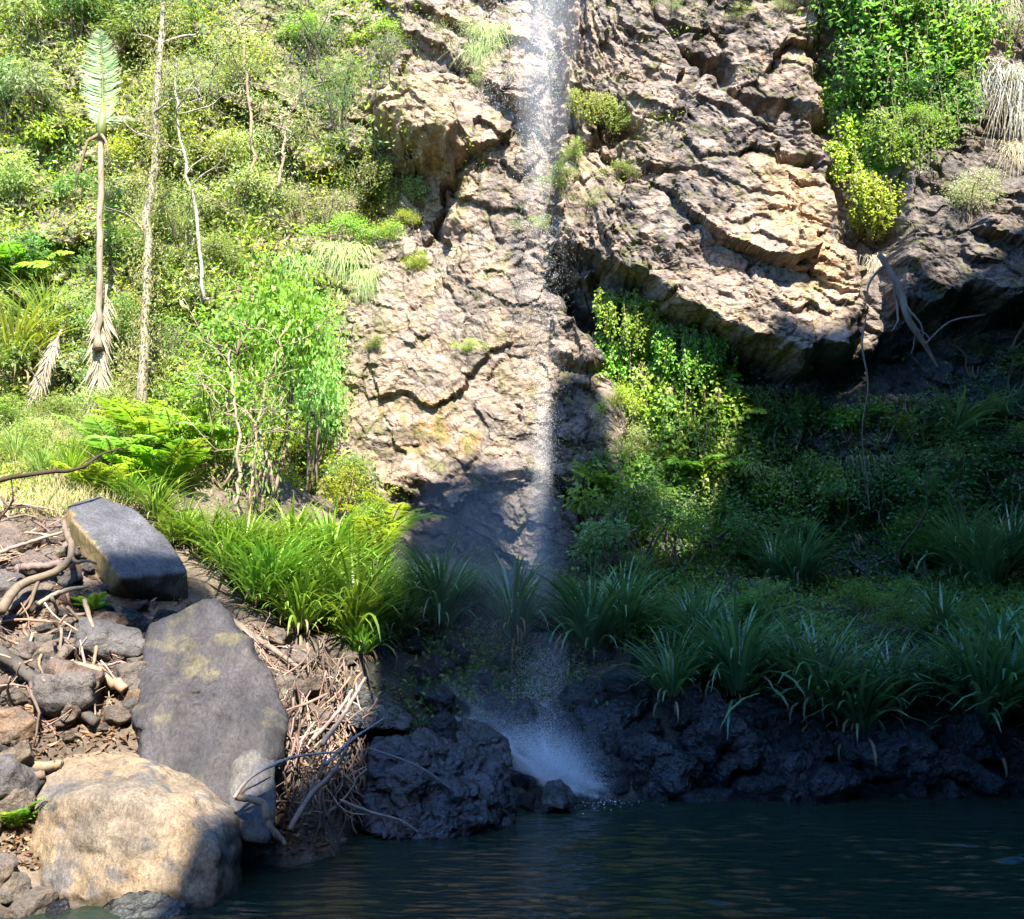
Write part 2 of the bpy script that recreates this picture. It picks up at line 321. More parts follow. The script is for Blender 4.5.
prot = prot - region(BREC, 12) * .8 - region(RECESS, 14) * .85 - region(UNDER, 12) * .55 - region(CREV, 12) * 1.0 - region(PIT1, 6) * .8 - region(PIT2, 7) * .7 - region(PIT3, 5) * .55 - region(PIT4, 5) * .5 - region(PIT5, 5) * .7
# strata dip to the right
th = R(-28); sx = (CX * math.cos(th) + CZ * math.sin(th)) ; sz = (-CX * math.sin(th) + CZ * math.cos(th))
bw = sstep(540, 640, px)
ux = sx * (.58 * bw + .75 * (1 - bw)); uz = sz * (1.25 * bw + 1.05 * (1 - bw))
ux = ux + wx * .3; uz = uz + wz * .3
F1, G1 = facets(ux * .5, uz * .5, 1, 1.7); F2, G2 = facets(ux * 1.4 + 3, uz * 1.4, 2, 1.7); F3, G3 = facets(ux * 3.6, uz * 3.6 + 9, 6, 1.8); F4, G4 = facets(ux * 9 + 1, uz * 9, 8, 1.8)
rough = sstep(-.1, .4, fbm(CX * .45, CZ * .45, CX * 0 + 61, 3)) * .8 + .2
rel = F1 * (.62 - .2 * bw) + F2 * .30 * (.45 + .55 * rough) + (F3 * .12 + F4 * .035) * (.12 + .88 * rough) - .05 * np.exp(-G2 * 22) - .02 * np.exp(-G3 * 16) * rough
smooth_face = region([(350, 250), (540, 240), (560, 330), (560, 470), (420, 480), (340, 420)], 30)
rel = rel * (1 - .6 * smooth_face) + fbm(CX * 6, CZ * 6, CX * 0 + 3, 3) * .03
lean = np.where(CZ > 3, (CZ - 3) * .055, 0) + (1 - sstep(300, 420, px)) * np.clip(CZ - 6, 0, 20) * .10
side = np.clip(np.abs(CX) - 14, 0, 30) ** 2 * .09
lefty = (1 - sstep(200, 420, px)) * .9
CY = YC0 + lean - prot - rel - side - lefty
# colours of the stone, plus shade painted around the lower fall
cn = fbm(CX * .5, CZ * .5, CX * 0 + 31, 5); cn2 = fbm(ux * 1.6, uz * 1.6, CX * 0 + 41, 5); cn3 = fbm(CX * 2.4, CZ * 2.4, CX * 0 + 51, 4)
def mixc(a, b, t): return a * (1 - t[..., None]) + np.asarray(b) * t[..., None]
cc = np.zeros(CX.shape + (3,)) + (.225, .172, .135)
cc = mixc(cc, (.172, .14, .118), sstep(-.15, .3, cn))
cc = mixc(cc, (.27, .195, .125), sstep(.05, .4, cn2) * .6)
cc = mixc(cc, (.33, .235, .14), region(BLOCK, 15) * .6)
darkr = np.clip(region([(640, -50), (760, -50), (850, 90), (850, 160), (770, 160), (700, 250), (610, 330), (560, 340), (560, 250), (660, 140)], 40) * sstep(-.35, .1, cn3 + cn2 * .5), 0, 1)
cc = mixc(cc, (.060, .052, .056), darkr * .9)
stk = sstep(.0, .35, fbm(CX * 2.2, CZ * .16, CX * 0 + 77, 4)) * sstep(455, 500, px) * (1 - sstep(620, 690, px)) * (1 - sstep(230, 330, py))
cc = mixc(cc, (.07, .064, .068), stk * .65)
cc = mixc(cc, (.36, .24, .13), region([(758, 150), (800, 140), (835, 220), (850, 300), (800, 270), (770, 220)], 18) * .75)
cc = mixc(cc, (.22, .13, .035), region([(375, 400), (440, 400), (500, 440), (480, 462), (390, 440)], 14) * sstep(-.2, .15, cn3) * .8)
cc = mixc(cc, (.05, .047, .047), region([(362, 418), (400, 420), (500, 450), (498, 470), (420, 468), (362, 455)], 10) * sstep(-.1, .1, cn2 + cn3) * .7)
cc = mixc(cc, (.095, .10, .04), (1 - sstep(250, 400, px + wx * 60)) * sstep(-.6, .0, cn3) * .85)
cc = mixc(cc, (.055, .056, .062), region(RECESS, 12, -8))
cc = mixc(cc, (.07, .062, .056), region(UNDER, 25) * .85)  # wet undercut, its colour darkened further to deepen the shade
cc = mixc(cc, (.05, .048, .05), region([(558, 372), (590, 366), (604, 392), (612, 480), (616, 600), (552, 600), (552, 430)], 9) * (.75 + .25 * sstep(-.2, .2, cn3)))  # finger-shaped cast shadow painted dark into the rock colour
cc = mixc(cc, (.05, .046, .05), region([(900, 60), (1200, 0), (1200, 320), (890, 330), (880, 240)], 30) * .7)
cc = mixc(cc, (.10, .10, .03), sstep(.25, .5, cn3 - .3 * cn) * .6 * (1 - region(RECESS, 12)))
cc = .97 * cc * (1 - .45 * np.exp(-G2 * 20))[..., None]
nz2 = 760; STP = np.hypot(np.diff(CZ, axis=1), np.clip(np.abs(np.diff(CY, axis=1)), 0, .35))
for ax_, wn in ((0, 41), (0, 41), (1, 9)):
    kk_ = np.ones(wn) / wn; STP = np.apply_along_axis(lambda v_: np.convolve(np.pad(v_, wn // 2, 'edge'), kk_, 'valid'), ax_, STP)
NZ, NY, NC = np.zeros((len(cx), nz2)), np.zeros((len(cx), nz2)), np.zeros((len(cx), nz2, 3))
for i in range(len(cx)):
    al = np.concatenate([[0], np.cumsum(STP[i])]); tq = np.linspace(al[0], al[-1], nz2)
    NZ[i] = np.interp(tq, al, CZ[i]); NY[i] = np.interp(tq, al, CY[i])
    for j in range(3): NC[i, :, j] = np.interp(tq, al, cc[i, :, j])
CX = np.repeat(cx[:, None], nz2, 1); CZ, CY, cc = NZ, NY, NC
def vec3(f, a, o, s): return [a * fbm(CX * f + s + 9 * k, CY * f + 4 * k, CZ * f * 1.2, o) for k in range(3)]
d1, d2 = vec3(.9, .10, 3, 3), vec3(4.0, .03, 3, 70)
CX, CY, CZ = CX + d1[0] * .6 + d2[0], CY + d1[1] + d2[1], CZ + d1[2] + d2[2]
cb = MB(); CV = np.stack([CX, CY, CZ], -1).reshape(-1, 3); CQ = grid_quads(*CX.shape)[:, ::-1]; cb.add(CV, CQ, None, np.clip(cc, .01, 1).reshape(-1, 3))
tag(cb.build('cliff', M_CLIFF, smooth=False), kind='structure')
# coarse copy for ray hits
def bvh(V, shape, st):
    g = V.reshape(shape + (3,))[::st, ::st]; q = grid_quads(*g.shape[:2]); return BVHTree.FromPolygons([tuple(p) for p in g.reshape(-1, 3).tolist()], q.tolist())
B_CL = bvh(CV, CX.shape, 2); B_GR = bvh(GV, X.shape, 1)
def hit(px_, py_, what='both'):
    d = Vector(ray(px_, py_)).normalized(); best = None
    for nme, B in (('cliff', B_CL), ('ground', B_GR)):
        if what in ('both', nme):
            l, n, i, dist = B.ray_cast(Vector(CAM), d)
            if l is not None and (best is None or dist < best[2]): best = (np.array(l), np.array(n if n.dot(d) < 0 else -n), dist)
    return best
def gz(x, y):
    l, n, i, dist = B_GR.ray_cast(Vector((x, y, 40)), Vector((0, 0, -1)))
    return l[2] if l is not None else 0.0

# ------------------------------------------------------------------ labels that single things out
LANDMARK = [('the falling water', 540, 300), ('the tan rounded boulder', 135, 825), ('the leaning grey slab', 210, 690), ('the tilted dark block', 130, 550), ('the driftwood pile', 320, 750),
            ('the palm trunk', 100, 210), ('the leafy sapling', 270, 350), ('the creeper curtain', 890, 110), ('the splash pool', 560, 780), ('the sunny tussocks', 320, 580), ('the tan overhanging rock', 410, 100),
            ('the climber-clad trunk', 150, 200), ('the overhang tip', 830, 340), ('the landing rock', 545, 660), ('the broad wet rock', 440, 770), ('the green ground cover', 800, 620), ('the brown fallen branch', 40, 475), ('the dark log', 50, 680), ('the bank end', 990, 770), ('the bank centre', 820, 765), ('the splash waterline', 660, 785), ('the bank tussocks', 680, 690), ('the pale hanging root', 915, 320), ('the sunlit creepers', 650, 400), ('the painted shadow streak', 580, 430), ('the blue-green bushes', 325, 110), ('the shaded far shrubs', 980, 470)]
REG = []                                           # (object, px, py, base words, category, group)
def reg(o, p, base, cat, group=None, name=None):
    a, b = project(np.asarray(p, float)); REG.append((o, float(a), float(b), base, cat, group)); return o
def place_words(x, y):
    best = min(LANDMARK, key=lambda l: math.hypot(l[1] - x, (l[2] - y)))
    dx, dy = x - best[1], y - best[2]; d = math.hypot(dx, dy)
    if d < 28: return 'against ' + best[0]
    far = ''
    ang = math.degrees(math.atan2(-dy, dx)) % 360
    k = int(((ang + 22.5) % 360) // 45)
    return far + ('right of', 'above and right of', 'above', 'above and left of', 'left of', 'below and left of', 'below', 'below and right of')[k] + ' ' + best[0]
NTH = 'first second third fourth fifth sixth seventh eighth ninth tenth eleventh twelfth thirteenth fourteenth fifteenth sixteenth seventeenth eighteenth nineteenth twentieth'.split() + ['last'] * 400
ORD = [w_ + ' from left' for w_ in NTH]
def finish_labels():
    fam = {}
    for r in REG: fam.setdefault((r[3], place_words(r[1], r[2])), []).append(r)
    for (base, pl), rs in fam.items():
        xs = [r[1] for r in rs]; ys = [r[2] for r in rs]
        vert = (max(ys) - min(ys)) > (max(xs) - min(xs)) * 1.3
        rs.sort(key=lambda r: r[2] if vert else r[1])
        for i, r in enumerate(rs):
            n = len(rs); pre = ''
            if n == 2: pre = (('upper', 'lower') if vert else ('left-hand', 'right-hand'))[i] + ' '
            elif n > 2:
                if i == 0: pre = 'topmost ' if vert else 'leftmost '
                elif i == n - 1: pre = 'lowest ' if vert else 'rightmost '
                else: pre = (ORD[i].replace('left', 'top') if vert else ORD[i]) + ' '
            if pre.split(' ')[0] in NTH: lab = f"{base} {pl}, {pre.strip()}"
            else: lab = f"{pre}{base} {pl}"
            tag(r[0], lab, r[4], r[5])

# ------------------------------------------------------------------ rocks
def ico(sub):
    b = bmesh.new(); bmesh.ops.create_icosphere(b, subdivisions=sub, radius=1); b.verts.ensure_lookup_table()
    v = np.array([x.co for x in b.verts]); f = np.array([[q.index for q in x.verts] for x in b.faces]); b.free(); return v, f
ICO = {s: ico(s) for s in (3, 4, 5, 6)}
def rock_from_planes(mb, N, Dd, k, sub, centre, noise, seed, col, col2=None, gmask=None):
    v, f = ICO[sub]; dots = np.clip(v @ N.T, 0, None) / Dd[None]
    r = (dots ** k).sum(1) ** (-1.0 / k)
    p = v * r[:, None]; s = seed * 3.7
    size = np.mean(r)
    nn = fbm(p[:, 0] / size * 1.6 + s, p[:, 1] / size * 1.6, p[:, 2] / size * 1.6, 5)
    rd = ridged(p[:, 0] / size * 1.2 + s, p[:, 1] / size * 1.2 + 4, p[:, 2] / size * 2.2, 4)
    p = p + v * (nn * noise * size - np.clip(rd - .75, 0, 1) * noise * size * .5)[:, None]
    t = sstep(-.35, .45, fbm(p[:, 0] / size * 1.1 + s + 9, p[:, 1] / size * 1.1, p[:, 2] / size * 1.1, 5))
    cl = lerp_cols(t, col, col if col2 is None else col2)
    if gmask is not None: cl = gmask(p + centre, cl)
    mb.add(p + centre, None, f, np.clip(cl, .008, 1))
def hull_planes(pts):
    b = bmesh.new(); vs_ = [b.verts.new(tuple(p)) for p in pts]; bmesh.ops.convex_hull(b, input=vs_); b.normal_update()
    ctr = np.mean(pts, 0); N, D = [], []
    for fc in b.faces:
        n = np.array(fc.normal); d = (np.array(fc.verts[0].co) - ctr) @ n
        if d < 0: n, d = -n, -d
        if all(n @ m < .995 for m in N): N.append(n); D.append(max(d, .05))
    b.free(); return np.array(N), np.array(D), ctr
def hull_rock(name, pts, mat_, k, noise, seed, col, col2, sub=6, gmask=None):
    N, D, ctr = hull_planes(np.array(pts)); mb = MB()
    rock_from_planes(mb, N, D, k, sub, np.zeros(3), noise, seed, col, col2, (lambda p, c_: gmask(p + ctr, c_)) if gmask else None)
    o = mb.build(name, mat_); o.location = ctr; return o
def rock_mesh(seed, dims, mat_, col, col2, k=14, nn=14, sub=4, noise=.06):
    r = np.random.default_rng(seed); N = unit(r.normal(size=(nn, 3))); N = np.concatenate([N, np.eye(3), -np.eye(3)]); D = r.uniform(.72, 1.0, len(N))
    mb = MB(); rock_from_planes(mb, N, D, k, sub, np.zeros(3), noise, seed, col, col2)
    mb.v = [x * np.asarray(dims, np.float32) for x in mb.v]
    m = mb.mesh('boulder'); m.materials.append(mat_); return m

# the named boulders
tanb = hull_rock('boulder', [at(8, 835, 10.8), at(16, 790, 10.9), at(66, 748, 11.3), at(142, 750, 11.4), at(190, 776, 11.3), at(238, 800, 11.2), at(247, 830, 11.0), at(246, 900, 10.9),
    at(60, 800, 10.2), at(110, 795, 10.2), at(180, 815, 10.15), at(222, 850, 10.1), at(34, 850, 10.2), at(45, 905, 10.0), at(150, 915, 9.85), at(215, 912, 9.95), at(14, 875, 10.6), at(24, 935, 10.6), at(240, 935, 10.5), at(130, 800, 12.2), at(210, 820, 12.0), at(50, 830, 12.0)],
    M_TAN, 30, .07, 3, (.12, .098, .076), (.17, .125, .08), gmask=lambda p, c_: np.where((p[:, 2] < .12 + .12 * fbm(p[:, 0] * 2, p[:, 1] * 2, p[:, 2] * 2, 3))[:, None], c_ * .45, lerp_cols(sstep(.0, .5, fbm(p[:, 0] * 1.7 + 3, p[:, 1] * 1.7, p[:, 2] * 1.7, 6, .65)), c_, np.array([.08, .073, .07]))))
tag(tanb, 'big rounded tan boulder standing in the pool edge, its right side in shade', 'boulder')
slab = hull_rock('rock_slab', [at(150, 624, 12.6), at(192, 602, 12.9), at(216, 596, 13.0), at(232, 612, 12.95), at(262, 668, 12.3), at(288, 714, 11.85), at(287, 742, 11.6), at(284, 762, 11.55), at(238, 812, 11.05), at(150, 825, 10.9), at(134, 790, 11.05), at(200, 700, 11.75), at(136, 735, 11.4), at(139, 650, 12.3),
    at(160, 640, 14.0), at(222, 640, 14.2), at(270, 720, 13.2), at(150, 760, 12.8)], M_SLATE, 150, .11, 5, (.036, .033, .036), (.024, .023, .026), gmask=lambda p, c_: lerp_cols(sstep(.2, .75, fbm(p[:, 0] * 1.5 + 8, p[:, 1] * 1.5, p[:, 2] * 1.5, 6, .65)), c_, np.array([.07, .062, .04])))
tag(slab, 'large leaning grey slab with lichen streaks above the tan boulder', 'rock slab')
slab2 = hull_rock('rock_slab', [at(236, 790, 11.6), at(244, 752, 11.8), at(268, 738, 12.0), at(284, 746, 12.0), at(286, 800, 11.6), at(280, 836, 11.3), at(252, 832, 11.3), at(240, 800, 12.2), at(280, 770, 12.6), at(270, 840, 12.0)], M_SLATE, 30, .06, 9, (.06, .058, .065), (.09, .085, .075), sub=5)
slab2.location.y -= .45; tag(slab2, 'narrow pointed grey slab between the tan boulder and the driftwood pile', 'rock slab')
def blockcol(p, c_):
    a, b = project(p); m = (a - 66) / 60 - (b - 505) / 85           # left face carries lichen
    return np.where((m < .03 + .1 * fbm(p[:, 0] * 5, p[:, 1] * 5, p[:, 2] * 5, 3))[:, None], np.array([.15, .115, .055]), c_)
blk = hull_rock('boulder', [at(68, 505, 14.5), at(98, 495, 14.9), at(132, 507, 14.9), at(170, 540, 14.6), at(188, 572, 14.1), at(122, 578, 13.2), at(72, 520, 14.0), at(62, 540, 14.3), at(95, 608, 13.9), at(125, 618, 14.1), at(190, 606, 14.4), at(110, 560, 15.3), at(170, 590, 15.2)],
    M_SLATE, 80, .02, 12, (.05, .051, .06), (.07, .07, .08), gmask=blockcol)
tag(blk, 'tilted block of dark slate with a flat smooth top on the rubble slope', 'boulder')
b1 = hull_rock('boulder', [at(352, 830, 13.0), at(366, 770, 13.3), at(384, 738, 13.8), at(420, 722, 14.2), at(470, 740, 14.2), at(512, 770, 14.0), at(516, 828, 13.6), at(440, 842, 12.8), at(380, 842, 12.7), at(400, 780, 13.0), at(480, 790, 13.2), at(420, 760, 15.5), at(500, 800, 15.2), at(370, 790, 14.8)],
    M_WET, 70, .20, 21, (.030, .034, .043), (.042, .043, .048))
tag(b1, 'broad dark wet rock sloping into the pool beside the driftwood', 'boulder')
b2 = hull_rock('boulder', [at(456, 734, 14.4), at(462, 716, 14.7), at(490, 722, 14.7), at(510, 740, 14.6), at(514, 768, 14.2), at(480, 768, 14.0), at(456, 750, 14.1), at(500, 750, 15.4), at(465, 740, 15.3)], M_WET, 60, .15, 24, (.045, .045, .048), (.03, .03, .032), sub=5)
tag(b2, 'rounded dark rock perched on top of the broad wet rock', 'boulder')
b3 = hull_rock('boulder', [at(322, 690, 14.4), at(345, 676, 14.8), at(388, 696, 14.8), at(414, 716, 14.5), at(410, 730, 14.1), at(350, 728, 13.6), at(320, 712, 13.8), at(370, 700, 15.6), at(400, 730, 15.0)], M_WET, 30, .12, 27, (.05, .05, .052), (.04, .04, .042), sub=5)
tag(b3, 'dark rock at the head of the driftwood, running down to the mist', 'boulder')
b4 = hull_rock('boulder', [at(514, 650, 18.6), at(530, 632, 19.2), at(575, 632, 19.2), at(592, 650, 18.8), at(590, 690, 18.0), at(540, 700, 17.6), at(512, 690, 17.9), at(560, 660, 20.3), at(520, 660, 20.0)], M_WET, 30, .12, 30, (.05, .05, .055), (.035, .035, .04), sub=5)
tag(b4, 'bluish wet rock that the falling water lands on', 'boulder')
b5 = hull_rock('boulder', [at(538, 806, 14.5), at(545, 780, 14.8), at(562, 778, 14.9), at(580, 800, 14.8), at(566, 810, 14.3), at(560, 800, 15.3)], M_WET, 16, .09, 33, (.03, .03, .033), (.04, .04, .042), sub=4)
tag(b5, 'small dark rock at the waterline beside the splash', 'boulder')
b6 = hull_rock('boulder', [at(96, 912, 9.9), at(112, 893, 10.0), at(150, 888, 9.9), at(205, 905, 9.75), at(212, 919, 9.6), at(150, 935, 9.4), at(96, 930, 9.5)], M_WET, 14, .08, 36, (.03, .032, .033), (.045, .05, .045), sub=4)
tag(b6, 'low wet dark rock awash in front of the tan boulder', 'boulder')
b7 = hull_rock('boulder', [at(2, 860, 10.5), at(18, 848, 10.6), at(38, 852, 10.6), at(40, 872, 10.3), at(20, 880, 10.2), at(2, 876, 10.3), at(20, 870, 11)], M_ROCK, 12, .06, 37, (.10, .09, .07), (.14, .12, .10), sub=4)
tag(b7, 'small rounded olive rock at the left foot of the tan boulder', 'boulder')
b8 = hull_rock('boulder', [at(-60, 750, 11), at(-20, 735, 11.2), at(30, 742, 11.4), at(44, 760, 11.3), at(10, 770, 10.8), at(-50, 790, 10.6), at(0, 760, 12)], M_ROCK, 18, .05, 38, (.15, .125, .10), (.20, .15, .10), sub=5)
tag(b8, 'flat pale brown rock behind the left edge of the tan boulder', 'boulder')
b9 = hull_rock('boulder', [at(96, 700, 12.2), at(120, 690, 12.4), at(150, 698, 12.4), at(150, 730, 12.0), at(110, 742, 11.8), at(92, 725, 11.9), at(120, 715, 12.9)], M_SLATE, 18, .05, 39, (.09, .085, .09), (.14, .115, .095), sub=4)
tag(b9, 'grey angular stone wedged at the left edge of the leaning slab', 'boulder')

# rubble and the dark bank
LIB_RUB = [rock_mesh(100 + i, (1, .8, .62), M_ROCK, tuple(x * .5 for x in a), tuple(x * .5 for x in b), k=60, nn=9, noise=.12) for i, (a, b) in enumerate([((.26, .20, .155), (.20, .16, .14)), ((.30, .20, .125), (.22, .17, .13)), ((.16, .15, .15), (.12, .115, .12)), ((.28, .23, .18), (.2, .14, .11)), ((.22, .19, .17), (.28, .22, .17)), ((.13, .12, .12), (.18, .16, .15))])]
RUBN = ['tan angular stone', 'rusty brown stone', 'dark grey stone', 'pale brown stone', 'greyish tan stone', 'charcoal stone']
LIB_BNK = [rock_mesh(200 + i, (1, .8, .75), M_WET, tuple(np.array(a) * (.5, .6, .8)), tuple(np.array(b) * (.5, .6, .8)), k=55, nn=9, noise=.16) for i, (a, b) in enumerate([((.035, .034, .037), (.05, .048, .05)), ((.045, .043, .044), (.03, .03, .034)), ((.028, .028, .032), (.045, .042, .04)), ((.06, .055, .052), (.035, .035, .037))])]
def put_rock(name, me, x, y, z, s, rng, sink=.25):
    o = link(name, me); o.scale = tuple(s * rng.uniform(.8, 1.25, 3)); o.rotation_euler = (rng.uniform(-.5, .5), rng.uniform(-.5, .5), rng.uniform(0, 6.28)); o.location = (x, y, z + s * (.5 - sink) * .8); return o
r = np.random.default_rng(21); n = 0
for _ in range(1600):
    a, b = r.uniform(-30, 330), r.uniform(528, 840)
    if a > 140 and b < 600 + (a - 140) * .5: continue
    if a > 140 and a < 285 and b > 596: continue
    if b > 740 and a > 15: continue
    if a > 285 and r.random() < .5: continue
    h = hit(a, b, 'ground')
    if h is None: continue
    s = abs(r.normal(0, 1)) * .15 + .10
    if a > 40 and a < 200 and b < 625: s = min(s, .2)
    k = r.integers(0, 6); o = put_rock('stone', LIB_RUB[k], *h[0], s, r)
    sz = 'small ' if s < .15 else ('mid-sized ' if s < .25 else 'large ')
    reg(o, h[0], sz + RUBN[k], 'stone', 'stones of the rubble slope'); n += 1
    if n >= 125: break
n = 0
for _ in range(900):
    a, b = r.uniform(560, 1060), r.uniform(690, 806)
    top = 690 + (a - 560) * .10
    if b < top - 15 or (a > 640 and b < top): continue
    h = hit(a, b, 'ground')
    if h is None or h[0][2] < -.2: continue
    s = (abs(r.normal(0, 1)) * .24 + .16) * (1.2 if b < 770 else .8)
    k = r.integers(0, 4); o = put_rock('bank_rock', LIB_BNK[k], *h[0], s, r, .6)
    sz = 'small ' if s < .2 else ('mid-sized ' if s < .32 else 'large ')
    reg(o, h[0], sz + 'dark bank rock', 'rock', 'dark rocks of the far bank'); n += 1
    if n >= 120: break
for a, b, s in ((620, 790, .2), (735, 752, .3), (520, 785, .22), (505, 800, .2), (590, 720, .5), (400, 716, .18), (30, 655, .25), (60, 645, .2), (130, 628, .28), (165, 622, .24), (100, 612, .2), (55, 560, .28), (300, 660, .3), (280, 640, .25), (345, 660, .2), (290, 690, .3), (440, 670, .3), (430, 700, .35), (480, 690, .4), (410, 650, .3), (455, 655, .35), (420, 680, .3), (500, 665, .3), (495, 715, .4), (455, 715, .3), (8, 893, .26), (34, 906, .2), (-8, 876, .3), (58, 914, .16), (20, 915, .18), (505, 812, .28), (395, 742, .3), (440, 735, .35), (372, 812, .3), (480, 822, .25), (525, 806, .2), (430, 800, .3), (600, 660, .35), (620, 690, .4), (640, 665, .3), (400, 625, .25), (520, 720, .35)):
    h = hit(a, b, 'ground'); dk = a > 380 or (50 < a < 180 and b > 600); o = put_rock('stone', LIB_BNK[1] if dk else LIB_RUB[4], *h[0], s, r, .3)
    reg(o, h[0], ('dark wet stone' if a > 380 else 'dark shaded stone' if dk else 'greyish stone'), 'stone')
# leaf litter and pebbles: nobody could count them
lb = MB(); P = []
for _ in range(14000):
    a, b = r.uniform(-60, 420), r.uniform(500, 870)
    P.append((a, b))
pts, nrm = [], []
for a, b in P:
    if a > 150 and b < 585 + (a - 150) * .42: continue
    h = hit(a, b, 'ground')
    if h is not None and h[0][2] > .05 and h[0][1] < 17: pts.append(h[0]); nrm.append(h[1])
pts = np.array(pts); n = len(pts); D = r.normal(size=(n, 3)) * (1, 1, .35)
cl = .5 * np.array([(.24, .14, .07), (.32, .21, .12), (.16, .10, .06), (.42, .32, .21), (.28, .13, .06)])[r.integers(0, 5, n)] * r.uniform(.7, 1.2, (n, 1))
leaves(lb, pts + (0, 0, .02) + r.normal(size=(n, 3)) * .02, D, np.array(nrm) + r.normal(size=(n, 3)) * .4, r.uniform(.05, .16, n), r.uniform(.02, .05, n), cl)
tag(lb.build('leaf_litter', M_DRY), kind='stuff')

# ------------------------------------------------------------------ driftwood
def stick_path(p0, p1, bend, rng, k=9):
    t = np.linspace(0, 1, k)[:, None]; L = np.linalg.norm(p1 - p0); o = rng.normal(size=(2, 3)) * bend * L
    return p0 * (1 - t) + p1 * t + np.sin(t * np.pi) * o[0] + np.sin(t * 2 * np.pi) * o[1] * .5 + rng.normal(size=(k, 3)) * L * .006
def log(name, pix, rad, col, label, cat, mat_=None, rough=.06, forks=(), seed=0):
    rg = np.random.default_rng(seed + 500); P = np.array([at(*p) for p in pix])
    k = 24; tt = np.linspace(0, len(P) - 1, k); i = np.minimum(tt.astype(int), len(P) - 2); f = (tt - i)[:, None]
    pm, pp = P[np.maximum(i - 1, 0)], P[np.minimum(i + 2, len(P) - 1)]; p0, p1 = P[i], P[i + 1]
    Q = .5 * (2 * p0 + (p1 - pm) * f + (2 * pm - 5 * p0 + 4 * p1 - pp) * f ** 2 + (3 * p0 - pm - 3 * p1 + pp) * f ** 3)
    Q += rg.normal(size=Q.shape) * np.mean(rad) * .12
    col = np.array(col) * .52
    mb = MB(); tube(mb, Q, np.interp(tt, np.linspace(0, len(P) - 1, len(rad)), rad), 9, col, rough, rg)
    for at_t, dv, L, rr in forks:
        q0 = Q[int(at_t * (k - 1))]; q1 = q0 + np.array(dv) * L; tube(mb, stick_path(q0, q1, .08, rg), np.linspace(rr, rr * .4, 9), 6, col, rough, rg)
    o = mb.build(name, mat_ or M_WOOD); o['label'] = label; o['category'] = cat; return o
log('log', [(-40, 615, 12.2), (0, 652, 11.75), (50, 690, 11.5), (98, 722, 11.35)], (.085, .085, .075, .06), (.10, .085, .075), 'thick dark grey log lying across the rubble beside the leaning slab', 'log', M_BARK, seed=1)
log('log', [(-40, 768, 10.9), (0, 768, 10.75), (40, 766, 10.8), (62, 764, 10.9)], (.07, .07, .06, .05), (.30, .22, .16), 'pale horizontal log just behind the tan boulder', 'log', seed=2)
log('log', [(-30, 782, 10.7), (10, 780, 10.6), (46, 774, 10.7)], (.06, .055, .05), (.24, .17, .12), 'brown log lying under the pale horizontal one by the tan boulder', 'log', seed=3)
log('driftwood_root', [(0, 612, 12.1), (20, 585, 12.6), (55, 572, 12.8), (72, 553, 13.0), (66, 532, 13.3), (64, 520, 13.6)], (.075, .065, .06, .05, .045, .03), (.27, .20, .15), 'curved bleached root bending up beside the tilted dark block', 'driftwood', forks=((.35, (-.3, -.3, -.8), .7, .04), (.6, (.8, -.1, -.2), .5, .04)), seed=4)
log('log', [(18, 568, 12.9), (40, 566, 13.0), (62, 564, 13.1)], (.06, .055, .05), (.28, .22, .19), 'short bleached log end left of the tilted dark block', 'log', seed=5)
log('branch', [(-20, 560, 13.3), (20, 545, 13.5), (70, 530, 13.8)], (.035, .03, .02), (.46, .36, .27), 'straight pale branch left of the tilted dark block', 'branch', seed=6)
log('branch', [(84, 600, 12.7), (92, 625, 12.4), (96, 645, 12.2), (93, 668, 12.1)], (.035, .03, .028, .02), (.40, .31, .21), 'thin crooked branch hanging below the tilted dark block', 'branch', seed=7)
log('branch', [(38, 604, 12.6), (60, 592, 12.8), (90, 586, 12.9)], (.035, .035, .02), (.32, .26, .21), 'bleached branch lying just under the curved root', 'branch', seed=8)
log('log', [(64, 668, 11.9), (95, 672, 11.9), (125, 690, 11.8)], (.09, .09, .06), (.38, .26, .17), 'split tan log with a torn end beside the leaning slab', 'log', seed=9)
log('branch', [(95, 720, 11.4), (92, 690, 11.7), (84, 660, 12.0), (80, 640, 12.1)], (.022, .02, .018, .012), (.46, .36, .28), 'thin upright pale stick in front of the dark log', 'branch', seed=10)
log('fallen_branch', [(-40, 492, 13.4), (0, 480, 13.5), (40, 473, 13.8), (78, 469, 14.1), (100, 455, 14.4), (122, 448, 14.7)], (.035, .04, .035, .03, .022, .01), (.07, .045, .025), 'long brown bare branch held out over the dry grass', 'branch', M_BARK, forks=((.3, (.05, 0, -.8), .35, .012), (.65, (.3, .3, .5), .4, .012)), seed=11)
log('log', [(222, 612, 14.2), (245, 630, 14.0), (268, 646, 13.9), (300, 668, 13.7)], (.05, .05, .045, .03), (.24, .19, .15), 'brown log lying along the top edge of the leaning slab', 'log', M_BARK, seed=12)
log('driftwood_root', [(236, 797, 10.8), (262, 803, 10.75), (270, 825, 10.7), (286, 845, 10.7)], (.04, .045, .04, .025), (.24, .18, .13), 'stout curved root at the water by the pointed slab', 'driftwood', forks=((.1, (.5, .2, .35), .6, .02), (.5, (.3, -.2, -.6), .45, .02)), seed=13)
log('branch', [(234, 798, 10.75), (250, 778, 10.8), (275, 764, 10.95), (300, 756, 11.2), (340, 752, 11.5)], (.022, .02, .02, .018, .012), (.50, .42, .36), 'long pale branch arching from the tan boulder to the driftwood', 'branch', seed=14)
log('branch', [(290, 830, 11.3), (310, 796, 11.6), (335, 770, 12), (352, 735, 12.6)], (.04, .035, .03, .02), (.42, .32, .24), 'thick pale stick leaning up the driftwood pile', 'branch', seed=15)
